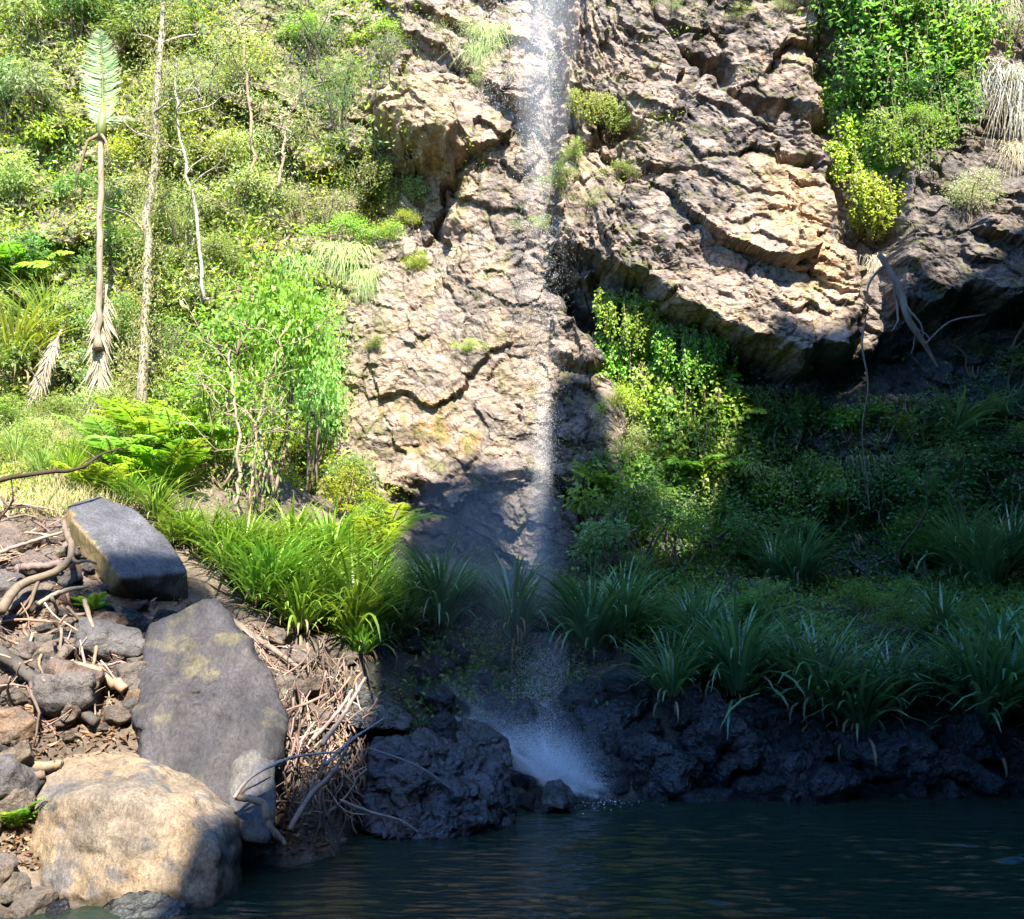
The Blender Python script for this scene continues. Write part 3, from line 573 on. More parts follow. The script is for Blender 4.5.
log('branch', [(312, 740, 12.3), (338, 712, 12.6), (352, 690, 13.0)], (.028, .025, .02), (.5, .4, .32), 'upper left of the two pale poles crossing the driftwood top', 'branch', seed=16)
log('branch', [(322, 745, 12.2), (345, 712, 12.6), (365, 678, 13.2)], (.03, .028, .024), (.5, .4, .32), 'longer of the two pale poles crossing the driftwood top', 'branch', seed=17)
log('branch', [(325, 765, 11.9), (352, 740, 12.3), (385, 718, 12.9)], (.022, .02, .012), (.32, .28, .27), 'greyish pole slanting right out of the driftwood pile', 'branch', seed=18)
log('branch', [(368, 748, 12.8), (398, 758, 12.8), (425, 770, 12.8), (452, 790, 12.8)], (.014, .014, .012, .008), (.22, .20, .20), 'thin curved twig lying over the broad wet rock', 'branch', seed=19)
log('branch', [(340, 800, 11.8), (370, 812, 11.8), (400, 820, 11.7), (418, 832, 11.6)], (.02, .018, .014, .008), (.28, .22, .19), 'twiggy branch end reaching over the water from the driftwood', 'branch', forks=((.5, (.5, -.1, -.5), .4, .008), (.7, (.5, -.1, .1), .4, .008)), seed=20)
r = np.random.default_rng(77); n = 0
cols_ = [(.27, .20, .155), (.19, .13, .10), (.33, .25, .20), (.12, .09, .07), (.22, .14, .10)]
def pile(poly, count, Lr, Rr, label, group, along, lift=(.05, .38), jit=.5):
    k = 0; P_ = np.array(poly)
    while k < count:
        a, b = r.uniform(P_[:, 0].min(), P_[:, 0].max()), r.uniform(P_[:, 1].min(), P_[:, 1].max())
        if poly_sd(np.array([a]), np.array([b]), poly)[0] < 0: continue
        h = hit(a, b, 'ground')
        if h is None: continue
        L = r.uniform(*Lr); d = unit(np.array(along) + r.normal(size=3) * jit)
        c0 = h[0] + (0, -.12, r.uniform(*lift)); mb = MB(); rad = r.uniform(*Rr)
        Q = stick_path(-d * L / 2, d * L / 2, .07, r); tube(mb, Q, np.linspace(rad, rad * .45, 9), 5, np.array(cols_[r.integers(0, 5)]) * r.uniform(.6, .95), .05, r)
        if r.random() < .5:
            q = Q[r.integers(3, 7)]; tube(mb, stick_path(q, q + unit(d + r.normal(size=3) * .5) * L * .35, .05, r, 5), np.linspace(rad * .6, rad * .25, 5), 4, cols_[r.integers(0, 5)], 0, r)
        o = mb.build('driftwood_stick', M_WOOD); o.location = c0; tag(o, label, 'stick', group); k += 1
PILE = [(284, 690), (330, 668), (356, 690), (362, 760), (366, 800), (400, 832), (290, 836), (284, 780)]
pile(PILE, 185, (.4, 1.3), (.008, .022), 'thin stick tangled in the driftwood pile beside the pool', 'sticks of the driftwood pile', (.12, -.55, -.75), (.02, .42), .55)
pile([(236, 618), (330, 668), (320, 700), (270, 680)], 30, (.3, .9), (.006, .014), 'twig strewn along the upper edge of the leaning slab', 'twigs above the leaning slab', (.7, -.3, -.4), (.02, .12), .5)
pile([(-20, 500), (60, 508), (70, 560), (40, 610), (-20, 600)], 38, (.4, 1.2), (.01, .032), 'pale stick among the rubble left of the tilted dark block', 'sticks on the upper rubble', (.85, .1, .15), (.02, .18), .45)
pile([(-20, 620), (120, 610), (135, 700), (60, 740), (-20, 740)], 62, (.25, .9), (.008, .03), 'loose stick among the stones around the dark log', 'sticks on the lower rubble', (.5, -.3, -.4), (.04, .2), .7)

# ------------------------------------------------------------------ plants
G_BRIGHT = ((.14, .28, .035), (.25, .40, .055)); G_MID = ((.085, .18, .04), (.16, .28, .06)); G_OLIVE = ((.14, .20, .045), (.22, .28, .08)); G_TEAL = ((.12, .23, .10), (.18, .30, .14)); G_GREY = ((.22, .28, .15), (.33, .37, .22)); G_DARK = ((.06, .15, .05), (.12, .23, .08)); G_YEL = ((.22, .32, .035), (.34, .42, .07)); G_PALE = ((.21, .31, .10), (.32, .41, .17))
def shrub_template(seed, pal, nl=1500, lf=(.06, .028), lobes=7, flat=1.0, stems=6, droop=.35, bare=.0, twig=True):
    """a bush about 2 wide and 2 tall standing on z = 0"""
    r = np.random.default_rng(seed); fb, sb = MB(), MB()
    lc = np.stack([r.normal(0, .45, lobes), r.normal(0, .4, lobes), r.uniform(.65, 1.55, lobes) * flat], -1); lr = r.uniform(.28, .62, lobes)
    ntw = 46; tips = []
    for k in range(ntw):
        i = k % lobes; d = unit(r.normal(size=3)); d[2] = abs(d[2]) * .8 - .15
        tips.append(lc[i] + d * lr[i] * r.uniform(.55, 1.1))
    tips = np.array(tips)
    base = np.stack([r.normal(0, .09, stems), r.normal(0, .09, stems), np.full(stems, -.15)], -1); bc = np.array([.13, .10, .075])
    for k in range(stems):
        i = k % lobes; tube(sb, stick_path(base[k], lc[i], .08, r), np.linspace(.032, .012, 9), 5, bc * r.uniform(.7, 1.6), .05, r)
    if twig:
        for k in range(ntw): tube(sb, stick_path(lc[k % lobes] - (0, 0, .1), tips[k], .1, r, 5), np.linspace(.011, .004, 5), 4, bc, 0, r)
    per = nl // ntw
    for k in range(ntw):
        m = int(per * r.uniform(.4, 1.6)); i = k % lobes
        ax = unit(tips[k] - lc[i]); rr = r.uniform(.12, .26)
        P = tips[k] + r.normal(size=(m, 3)) * rr * (1, 1, .75) - ax * r.uniform(0, .28, (m, 1))
        D = unit(P - lc[i]) + r.normal(size=(m, 3)) * .6 - (0, 0, droop); N = r.normal(size=(m, 3)) * .7 + (0, -.25, .9)
        t = np.clip(r.normal(.5, .28, m) + r.normal() * .25, 0, 1)
        s = r.uniform(.65, 1.25, m); leaves(fb, P, D, N, lf[0] * s * 1.6, lf[1] * s * 1.6, lerp_cols(t, *pal), droop=.1)
    root = empty('shrub'); f = fb.build('foliage', M_LEAF, root); sb.build('stem', M_BARK, root); return root
def tussock_template(seed, pal, nb=190, L=(.55, 1.2), W=.026, arch=1.0, dead=26, name='strap_leaf_tussock'):
    """long arching strap leaves from one crown, about 1 tall; dry ones hang at the foot"""
    r = np.random.default_rng(seed)
    def blades(n, Lr, lean, cols_, wid, sag):
        k = 7; t = np.linspace(0, 1, k)
        az = r.uniform(0, 6.283, n); ln = np.abs(r.normal(0, lean, n)) ; Ls = r.uniform(*Lr, n); base = np.stack([np.cos(az), np.sin(az), az * 0], -1) * r.uniform(0, .11, (n, 1))
        hd = np.stack([np.cos(az + r.normal(0, .3, n)), np.sin(az), az * 0], -1); hd[:, 1] = np.sin(az + r.normal(0, .3, n))
        sg = sag * r.uniform(.6, 1.5, n)
        ang = ln[:, None] + sg[:, None] * t[None] ** 1.4 * 1.9
        st = Ls[:, None] / (k - 1); hx = np.cumsum(np.sin(ang) * st, 1); hz = np.cumsum(np.cos(ang) * st, 1)
        P = base[:, None] + hd[:, None] * hx[..., None]; P[..., 2] += hz - .06
        S = np.stack([-hd[:, 1], hd[:, 0], hd[:, 2]], -1)[:, None]
        wv = wid * r.uniform(.7, 1.3, n)[:, None] * np.array([.6, .9, 1, 1, .85, .6, .08])[None]
        up = np.zeros(3); V = np.stack([P - S * wv[..., None] * .5, P + S * wv[..., None] * .5], 2)
        i = np.arange(n * k * 2).reshape(n, k, 2); q = np.stack([i[:, :-1, 0], i[:, :-1, 1], i[:, 1:, 1], i[:, 1:, 0]], -1).reshape(-1, 4)
        return V.reshape(-1, 3), q, np.repeat(cols_, k * 2, 0)
    root = empty(name); g, d = MB(), MB()
    g.add(*blades(nb, L, .34, lerp_cols(r.random(nb), *pal), W, .62 * arch)[:2], None, np.repeat(lerp_cols(r.random(nb), *pal), 14, 0))
    v, q, c_ = blades(dead, (L[0] * .5, L[1] * .55), .9, lerp_cols(r.random(dead), (.14, .10, .055), (.24, .19, .12)), W * .8, 1.3); d.add(v, q, None, c_)
    g.build('leaves', M_STRAP, root); d.build('dead_leaves', M_DRY, root); return root
def frond(mb, L, npin, pl, pw, pal, r, arch=.8, tilt=.6, az=0., base=np.zeros(3), hang=0.0, rach=(.12, .14, .04)):
    """a feather leaf: rachis with paired leaflets"""
    k = npin; t = np.linspace(0, 1, k); ang = tilt + arch * t ** 1.3 * 1.5; st = L / (k - 1)
    hx = np.cumsum(np.sin(ang)) * st; hz = np.cumsum(np.cos(ang)) * st; h = np.array([math.cos(az), math.sin(az), 0])
    P = base + h[None] * hx[:, None]; P[:, 2] += hz; T = unit(np.gradient(P, axis=0)); S = np.array([-math.sin(az), math.cos(az), 0.0]); N = np.cross(S[None], T); N *= np.sign(N[:, 2:3] + 1e-6)
    tube(mb, P, np.linspace(L * .010, L * .003, k), 4, rach, 0, r)
    env = np.sin(np.pi * np.clip(t * .86 + .12, 0, 1)) ** .7
    for sg in (-1, 1):
        Dv = S[None] * sg + T * .55 - np.array([0, 0, hang]) + r.normal(size=(k, 3)) * .08
        leaves(mb, P[2:], Dv[2:], N[2:] + r.normal(size=(k - 2, 3)) * .15, (pl * env)[2:], pw, lerp_cols(r.random(k), *pal)[2:], fold=.1, droop=.18)
def fern_template(seed, pal, nf=10, L=.95, name='fern'):
    r = np.random.default_rng(seed); root = empty(name)
    for k in range(nf):
        mb = MB(); frond(mb, L * r.uniform(.75, 1.15), 26, .26, .05, pal, r, r.uniform(.5, .9), r.uniform(.25, .75), k / nf * 6.283 + r.uniform(-.25, .25)); mb.build('frond', M_LEAF, root)
    return root
def hang_template(seed, pal, ns=58, L=(.6, 1.0), lf=(.055, .03), name='hanging_creeper', wide=.5, fine=False):
    """a curtain 1 tall hanging from z = 0 against the rock: stems with leaves"""
    r = np.random.default_rng(seed); root = empty(name); fb, sb = MB(), MB()
    for k in range(ns):
        x0 = r.uniform(-wide, wide); l = r.uniform(*L) * (1 - .35 * abs(x0 / wide) ** 2); y0 = -abs(r.normal(0, .07)); kk = 9; t = np.linspace(0, 1, kk)
        P = np.stack([x0 + np.cumsum(r.normal(0, .018, kk)), y0 - .10 * np.sin(t * 3) + np.cumsum(r.normal(0, .012, kk)), .05 - t * l], -1)
        tube(sb, P, np.linspace(.006, .003, kk), 4, (.16, .12, .08), 0, r)
        m = 6 if fine else 40; tt = r.random(m) ** .8; Q = np.stack([np.interp(tt, t, P[:, j]) for j in range(3)], -1) + r.normal(size=(m, 3)) * (.03, .03, .02)
        D = r.normal(size=(m, 3)) * .6 + (0, -.5, -.55); N = r.normal(size=(m, 3)) * .5 + (0, -.9, .5); s = r.uniform(.6, 1.25, m); tc_ = np.clip(r.normal(.5, .3, m), 0, 1)
        leaves(fb, Q, D, N, lf[0] * s, lf[1] * s, lerp_cols(tc_, *pal), droop=.1)
    fb.build('foliage', M_LEAF, root); sb.build('stem', M_BARK, root); return root
def grass_hang_template(seed, pal, nb=190, name='hanging_grass', wide=.3, out=.3):
    r = np.random.default_rng(seed); root = empty(name); mb = MB(); k = 6; t = np.linspace(0, 1, k)
    x0 = r.normal(0, wide * .5, nb); l = r.uniform(.3, 1.0, nb) * np.exp(-(x0 / wide) ** 2 * .5); o = r.uniform(.1, 1, nb) * out * .7; dx = r.normal(0, .16, nb)
    dx = dx * 1.6; P = np.stack([x0[:, None] + dx[:, None] * t + .05 * np.sin(t * 5)[None] * r.normal(size=(nb, 1)), -o[:, None] * np.sin(t * 2.2) , .10 + .12 * np.sin(t * 3.1) - l[:, None] * t ** 1.3], -1)
    wv = (.007 * (1 - t * .85))[None, :, None]; V = np.stack([P - np.array([1, 0, 0]) * wv, P + np.array([1, .2, 0]) * wv], 2); i = np.arange(nb * k * 2).reshape(nb, k, 2)
    mb.add(V, np.stack([i[:, :-1, 0], i[:, :-1, 1], i[:, 1:, 1], i[:, 1:, 0]], -1).reshape(-1, 4), None, np.repeat(lerp_cols(r.random(nb), *pal), k * 2, 0)); mb.build('blades', M_DRY, root); return root
TPL, USED = {}, {}
def tpl(key):
    if key in TPL: return TPL[key]
    kind, pal, sd = key; p = globals()['G_' + pal] if isinstance(pal, str) else pal
    if kind == 'bush': o = shrub_template(sd + 1, p, 2300, (.055, .026), 8)
    elif kind == 'fine': o = shrub_template(sd + 11, p, 3400, (.038, .014), 9)
    elif kind == 'broad': o = shrub_template(sd + 21, p, 1000, (.105, .055), 7, droop=.6)
    elif kind == 'sap': o = shrub_template(sd + 26, p, 3600, (.052, .026), 9, droop=.2)
    elif kind == 'lance': o = shrub_template(sd + 31, p, 1500, (.12, .026), 8, droop=.7)
    elif kind == 'tus': o = tussock_template(sd + 41, p)
    elif kind == 'reed': o = tussock_template(sd + 51, p, 230, (.7, 1.2), .016, .8, 60, 'grass_tussock')
    elif kind == 'fern': o = fern_template(sd + 61, p)
    elif kind == 'creep': o = hang_template(sd + 71, p)
    elif kind == 'hgrass': o = grass_hang_template(sd + 81, p)
    TPL[key] = o; return o
def plant(key, px_, py_, size_px, base, cat, group, name=None, surf='both', lean=None, off=0.0, aspect=1.0, rz=None, dy=0.0, unit_px=None):
    """stands a plant where the ray through its foot meets the rock or the soil; size_px is how tall it shows there"""
    h = hit(px_, py_, surf)
    if h is None: return None
    p = h[0].copy(); d = (h[0] - CAM) / np.linalg.norm(h[0] - CAM); p = p + d * (.05 - off)
    s = size_px * p[1] / FPX / {'bush': 1.9, 'sap': 1.9, 'fine': 1.9, 'broad': 1.9, 'lance': 1.9, 'tus': 1.02, 'reed': .92, 'fern': .8, 'creep': 1.0, 'hgrass': 1.0}[key[0]]
    o = tpl(key)
    if USED.get(key): o = copy_tree(o)
    USED[key] = True
    o.location = p; o.scale = (s * aspect, s * aspect, s)
    hang = key[0] in ('creep', 'hgrass')
    o.rotation_euler = (lean or 0, 0, (random.uniform(-.25, .25) if hang else random.uniform(0, 6.28)) if rz is None else rz)
    if key[0] in ('bush', 'fine', 'broad', 'lance') and surf == 'cliff': o.rotation_euler = (lean if lean is not None else .35, 0, random.uniform(-.6, .6)); o.scale = (s * aspect, s * .75, s)
    if key[0] == 'fern' and surf == 'cliff': o.rotation_euler = (.55, 0, random.uniform(-.4, .4))
    if name: o.name = name
    cx_, cy_ = px_, py_ + (size_px * .5 if hang else -size_px * .5)
    REG.append((o, cx_, cy_, base, cat, group)); return o

# ------------------------------------------------------------------ planting
# undergrowth that reads as one mass on the left cliff and along the foot of the rock
def leaf_mass(name, spots, mat_, kind='stuff'):
    mb = MB(); r = np.random.default_rng(len(spots))
    for (a, b, rad, n, pal, L, W, surf) in spots:
        aa = a + r.normal(size=n) * rad[0]; bb = b + r.normal(size=n) * rad[1]; P, N = [], []
        for x, y in zip(aa, bb):
            h = hit(x, y, surf)
            if h is not None and h[0][2] > .3: P.append(h[0]); N.append(h[1])
        if not P: continue
        P, N = np.array(P), np.array(N); m = len(P); out = np.abs(r.normal(0, .16, m))[:, None]
        D = N * .5 + r.normal(size=(m, 3)) * .8 + (0, 0, -.15); s = r.uniform(.6, 1.35, m)
        t = np.clip(r.normal(.5, .3, m), 0, 1)
        leaves(mb, P + N * out + r.normal(size=(m, 3)) * .05, D, N + r.normal(size=(m, 3)) * .7, L * s, W * s, lerp_cols(t, *pal), droop=.1)
    return tag(mb.build(name, mat_), kind=kind)
r = np.random.default_rng(5); spots = []
for _ in range(620):
    a, b = r.uniform(-60, 385), r.uniform(-40, 500)
    if a > 250 and b < 260 and r.random() < .4: continue
    if a > 330 and b > 260: continue
    if 30 < a < 95 and 165 < b < 260 and r.random() < .7: continue
    pal = (G_MID, G_OLIVE, G_PALE, G_GREY, G_BRIGHT, G_YEL, G_PALE, G_BRIGHT, G_TEAL)[r.integers(0, 9)]; big = r.random() < .35
    spots.append((a, b, (r.uniform(10, 26), r.uniform(12, 34)), int(r.uniform(90, 260)), pal, .17 if big else .10, .06 if big else .035, 'cliff'))
for _ in range(110):
    a, b = r.uniform(-30, 240), r.uniform(385, 500)
    if b > 470 and a > 60: continue
    spots.append((a, b, (16, 10), 150, (G_PALE, G_OLIVE, G_BRIGHT, G_YEL, G_MID)[r.integers(0, 5)], .11, .035, 'both'))
leaf_mass('cliff_undergrowth', spots, M_LEAF)
spots = []
for _ in range(70):
    a, b = r.uniform(610, 1060), r.uniform(500, 580)
    spots.append((a, b, (22, 12), 190, (G_DARK, G_MID)[r.integers(0, 2)], .13, .055, 'both'))
for _ in range(60):
    a, b = r.uniform(620, 1040), r.uniform(585, 690)
    if b > 640 + (a - 620) * .12: continue
    spots.append((a, b, (24, 9), 420, (G_MID, G_BRIGHT, G_BRIGHT, G_TEAL)[r.integers(0, 4)], .10, .05, 'ground'))
for _ in range(60):
    a, b = r.uniform(385, 600), r.uniform(560, 720)
    spots.append((a, b, (20, 10), 90, (G_MID, G_DARK)[r.integers(0, 2)], .10, .04, 'ground'))
leaf_mass('ground_cover', spots, M_LEAF)
spots = []
for _ in range(60):                                   # thin tufts and moss pockets over the bare face
    a, b = r.uniform(350, 700), r.uniform(0, 300)
    if a > 600 and b > 230: continue
    spots.append((a, b, (9, 7), 26, (G_OLIVE, G_PALE, G_YEL)[r.integers(0, 3)], .09, .03, 'cliff'))
for _ in range(60):
    a, b = r.uniform(640, 1060), r.uniform(380, 540)
    spots.append((a, b, (20, 16), 80, (G_DARK, G_MID, G_TEAL)[r.integers(0, 3)], .13, .055, 'cliff'))
leaf_mass('cliff_face_plants', spots, M_LEAF)

# dry grass on the left slope: uncountable
gb_ = MB(); P = []
for _ in range(7000):
    a, b = r.normal(60, 45), r.uniform(400, 520)
    h = hit(a, b, 'ground')
    if h is not None: P.append(h[0])
P = np.array(P); m = len(P); D = r.normal(size=(m, 3)) * (.35, .35, .1) + (0, 0, 1); t = r.random(m)
leaves(gb_, P, D, r.normal(size=(m, 3)) + (0, -1, 0), r.uniform(.15, .55, m), .014, lerp_cols(t, (.22, .23, .08), (.36, .33, .17)), droop=.25)
tag(gb_.build('dry_grass', M_DRY), kind='stuff')

GT = 'sunlit bushes of the left cliff'; G_PALEG = ((.18, .34, .08), (.30, .46, .14))
for key, a, b, s, base, asp in (
    (('fine', 'TEAL', 0), 318, 70, 70, 'dense blue-green bush', 1.2), (('fine', 'TEAL', 1), 335, 140, 75, 'dense blue-green bush', 1.1), (('bush', 'BRIGHT', 0), 300, 52, 45, 'fresh green bush', 1.4), (('fine', 'MID', 0), 345, 185, 60, 'fine-leaved green bush', 1.0),
    (('bush', 'BRIGHT', 1), 385, 50, 34, 'yellow-green bush', 1.5), (('fine', 'GREY', 0), 390, 68, 34, 'grey-green twiggy bush', 1.4),
    (('lance', 'OLIVE', 0), 20, 60, 90, 'olive long-leaved bush', 1.2), (('lance', 'MID', 0), 75, 45, 80, 'mid-green long-leaved bush', 1.2), (('lance', 'OLIVE', 1), 115, 55, 70, 'olive long-leaved bush', 1.1), (('bush', 'DARK', 0), 135, 40, 70, 'dark shaded bush', 1.0),
    (('bush', 'TEAL', 0), 8, 130, 80, 'blue-green leafy bush', 1.2), (('lance', 'GREY', 0), 35, 125, 70, 'grey-green long-leaved bush', 1.2), (('bush', 'PALE', 0), 15, 215, 70, 'pale green leafy bush', 1.2), (('broad', 'YEL', 0), 55, 165, 55, 'yellow-green broad-leaved bush', 1.0),
    (('bush', 'MID', 0), 12, 300, 80, 'mid-green leafy bush', 1.3), (('fern', 'BRIGHT', 0), 20, 280, 55, 'fresh green fern', 1.2), (('reed', 'YEL', 0), 12, 372, 75, 'yellow-green grass tussock', 1.2), (('reed', 'PALE', 0), 45, 335, 50, 'pale grass tussock', 1.2),
    (('fine', 'GREY', 1), 200, 120, 70, 'grey-green twiggy bush', 1.2), (('fine', 'PALE', 0), 240, 100, 70, 'pale fine-leaved bush', 1.1), (('bush', 'OLIVE', 0), 215, 190, 70, 'olive leafy bush', 1.3), (('fine', 'GREY', 2), 285, 180, 60, 'grey-green twiggy bush', 1.2), (('bush', 'PALE', 1), 250, 230, 70, 'pale green leafy bush', 1.2),
    (('broad', 'MID', 0), 75, 210, 40, 'mid-green broad-leaved bush', 1.0), (('bush', 'YEL', 0), 125, 180, 60, 'yellow-green leafy bush', 1.0), (('bush', 'MID', 1), 130, 290, 70, 'mid-green leafy bush', 1.1), (('fine', 'PALE', 1), 180, 260, 80, 'pale fine-leaved bush', 1.1), (('bush', 'OLIVE', 1), 215, 280, 50, 'olive leafy bush', 1.2),
    (('broad', 'MID', 1), 45, 390, 60, 'mid-green broad-leaved bush', 1.2), (('bush', 'PALE', 2), 75, 350, 60, 'pale green leafy bush', 1.1), (('bush', 'MID', 2), 130, 350, 60, 'mid-green leafy bush', 1.2), (('fine', 'GREY', 0), 165, 380, 60, 'grey-green twiggy bush', 1.2), (('bush', 'BRIGHT', 2), 205, 420, 55, 'fresh green bush', 1.3),
    (('bush', 'PALE', 0), 85, 430, 50, 'pale green leafy bush', 1.3), (('bush', 'OLIVE', 0), 30, 440, 55, 'olive leafy bush', 1.3), (('fine', 'GREY', 1), 320, 240, 55, 'grey-green twiggy bush', 1.3), (('bush', 'BRIGHT', 0), 385, 250, 35, 'yellow-green bush', 1.2), (('bush', 'YEL', 0), 412, 280, 36, 'yellow-green leafy bush', .8),
    (('bush', 'YEL', 1), 405, 235, 28, 'yellow-green leafy bush', 1.2), (('bush', 'PALE', 1), 165, 60, 60, 'pale green leafy bush', .9), (('fine', 'MID', 0), 200, 50, 60, 'fine-leaved green bush', 1.0), (('fine', 'PALE', 0), 345, 110, 60, 'pale fine-leaved bush', 1.0), (('bush', 'BRIGHT', 1), 345, 255, 45, 'fresh green bush', 1.3)):
    plant(key, a, b, s, base, 'shrub', GT, surf='cliff', aspect=asp)
# the sapling and the shrubs in front of the left cliff
for key, a, b, s, base, asp, rz in ((('sap', 'BRIGHT', 5), 262, 492, 255, 'tall leafy sapling with several thin stems', .52, .3), (('sap', 'PALEG', 6), 312, 475, 200, 'tall leafy sapling with a paler leaning crown', .42, 1.9), (('bush', 'BRIGHT', 3), 222, 480, 130, 'fresh green bush', .7, 0), (('bush', 'MID', 4), 250, 400, 120, 'mid-green leafy bush', .8, 2)):
    plant(key, a, b, s, base, 'sapling' if 'sapling' in base else 'shrub', GT if 'sapling' not in base else None, name='sapling' if 'sapling' in base else None, surf='both', lean=0, aspect=asp, rz=rz, off=1.2 if 'sapling' in base else .3)
for key, a, b, s, base, asp in ((('bush', 'YEL', 2), 345, 520, 60, 'yellow-green leafy bush', 1.1), (('bush', 'BRIGHT', 0), 370, 545, 60, 'fresh green bush', .9), (('fine', 'PALE', 1), 345, 490, 40, 'pale fine-leaved bush', 1.1), (('broad', 'TEAL', 0), 352, 500, 45, 'blue-green broad-leaved bush', 1.0), (('bush', 'OLIVE', 1), 110, 470, 50, 'olive leafy bush', 1.3), (('bush', 'YEL', 0), 290, 470, 50, 'yellow-green leafy bush', 1.0), (('bush', 'BRIGHT', 1), 180, 470, 55, 'fresh green bush', 1.2)):
    plant(key, a, b, s, base, 'shrub', GT, surf='both', lean=0, aspect=asp, off=.2)
for key, a, b, s in ((('fern', 'PALEG', 0), 115, 470, 60), (('fern', 'BRIGHT', 1), 150, 460, 60), (('fern', 'PALEG', 1), 172, 455, 50), (('fern', 'YEL', 2), 130, 440, 45), (('fern', 'BRIGHT', 2), 165, 490, 60), (('fern', 'YEL', 0), 375, 560, 55), (('fern', 'YEL', 1), 388, 540, 45), (('fern', 'BRIGHT', 0), 200, 455, 55), (('fern', 'YEL', 2), 95, 500, 45)):
    plant(key, a, b, s, 'bright yellow-green fern', 'fern', 'ferns in the sun', surf='ground', aspect=1.15, off=.1)
plant(('fern', 'BRIGHT', 1), 12, 832, 34, 'small bright fern in a gap by the tan boulder', 'fern', None, surf='ground'); plant(('fern', 'BRIGHT', 0), 92, 612, 22, 'little green fern in deep shade', 'fern', None, surf='ground', off=.3)
# strap-leaf tussocks
S_SUN = ((.11, .22, .03), (.22, .34, .06)); S_DK = ((.06, .15, .06), (.15, .26, .13)); S_MIST = ((.10, .18, .09), (.18, .27, .14))  # same leaf in three tones: sun, shade and mist put into the colour
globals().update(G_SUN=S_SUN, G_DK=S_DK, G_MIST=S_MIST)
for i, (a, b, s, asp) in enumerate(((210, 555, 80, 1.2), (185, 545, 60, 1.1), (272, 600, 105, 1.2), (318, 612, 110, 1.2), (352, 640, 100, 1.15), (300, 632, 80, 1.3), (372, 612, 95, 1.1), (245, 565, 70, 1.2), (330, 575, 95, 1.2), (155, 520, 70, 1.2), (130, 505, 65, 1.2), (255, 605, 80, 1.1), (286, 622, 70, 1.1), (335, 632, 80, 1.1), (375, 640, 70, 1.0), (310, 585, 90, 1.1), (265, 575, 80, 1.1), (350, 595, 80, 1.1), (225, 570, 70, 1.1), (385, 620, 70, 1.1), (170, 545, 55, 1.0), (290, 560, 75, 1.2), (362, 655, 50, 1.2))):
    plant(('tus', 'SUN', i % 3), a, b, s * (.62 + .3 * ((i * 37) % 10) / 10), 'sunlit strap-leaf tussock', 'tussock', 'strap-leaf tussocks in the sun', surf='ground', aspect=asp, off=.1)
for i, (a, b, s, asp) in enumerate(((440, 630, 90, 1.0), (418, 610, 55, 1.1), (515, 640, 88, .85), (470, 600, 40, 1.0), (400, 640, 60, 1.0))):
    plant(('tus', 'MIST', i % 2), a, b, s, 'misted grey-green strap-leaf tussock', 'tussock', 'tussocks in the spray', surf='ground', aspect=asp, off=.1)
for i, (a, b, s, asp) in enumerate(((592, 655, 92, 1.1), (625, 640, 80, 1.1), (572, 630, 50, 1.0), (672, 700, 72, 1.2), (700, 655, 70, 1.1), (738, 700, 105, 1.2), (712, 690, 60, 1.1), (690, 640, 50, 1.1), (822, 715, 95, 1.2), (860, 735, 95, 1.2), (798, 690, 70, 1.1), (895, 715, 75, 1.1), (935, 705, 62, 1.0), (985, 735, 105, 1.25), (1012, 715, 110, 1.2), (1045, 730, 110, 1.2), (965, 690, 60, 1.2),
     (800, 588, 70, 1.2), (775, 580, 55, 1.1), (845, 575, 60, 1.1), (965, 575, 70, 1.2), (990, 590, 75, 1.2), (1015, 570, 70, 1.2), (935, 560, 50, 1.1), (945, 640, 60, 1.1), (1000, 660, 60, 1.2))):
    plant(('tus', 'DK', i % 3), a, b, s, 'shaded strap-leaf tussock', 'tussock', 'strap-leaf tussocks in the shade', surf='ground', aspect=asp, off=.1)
for i, (a, b, s) in enumerate(((800, 440, 40), (950, 440, 60), (975, 470, 50), (1005, 520, 55), (955, 530, 60), (1000, 420, 40), (900, 480, 45), (860, 540, 45))):
    plant(('tus', 'DK', i % 3), a, b, s, 'strap-leaf tussock hanging on the shaded rock', 'tussock', 'tussocks on the shaded cliff', surf='cliff', aspect=1.2, lean=.5)
# shaded shrubs under the overhang
for i, (k, p, a, b, s_, asp) in enumerate((('bush', 'MID', 850, 45, 60, 1.0), ('broad', 'DARK', 860, 20, 70, 1.1), ('broad', 'DARK', 900, 20, 70, 1.1), ('bush', 'MID', 885, 85, 60, 1.0), ('broad', 'MID', 920, 40, 60, 1.1), ('bush', 'DARK', 925, 110, 50, .9), ('broad', 'BRIGHT', 855, 90, 54, 1.0), ('bush', 'BRIGHT', 858, 135, 60, 1.1), ('broad', 'BRIGHT', 905, 165, 44, .9), ('bush', 'BRIGHT', 885, 190, 44, .9), ('broad', 'MID', 940, 30, 50, .9), ('bush', 'BRIGHT', 845, 120, 44, 1.0), ('bush', 'BRIGHT', 872, 168, 50, 1.0), ('bush', 'BRIGHT', 915, 140, 40, 1.0), ('broad', 'MID', 900, 60, 60, 1.0), ('broad', 'DARK', 880, 40, 60, 1.0), ('bush', 'MID', 935, 60, 50, 1.0), ('bush', 'YEL', 878, 215, 36, .9), ('broad', 'BRIGHT', 870, 100, 44, .8))):
    plant((k, p, i % 3), a, b, s_, {'MID': 'deep green', 'BRIGHT': 'bright green', 'YEL': 'yellow-green', 'DARK': 'dark shaded'}[p] + (' leafy' if k == 'bush' else ' broad-leaved') + ' shrub', 'shrub', 'shrubs among the creepers', surf='cliff', aspect=asp)
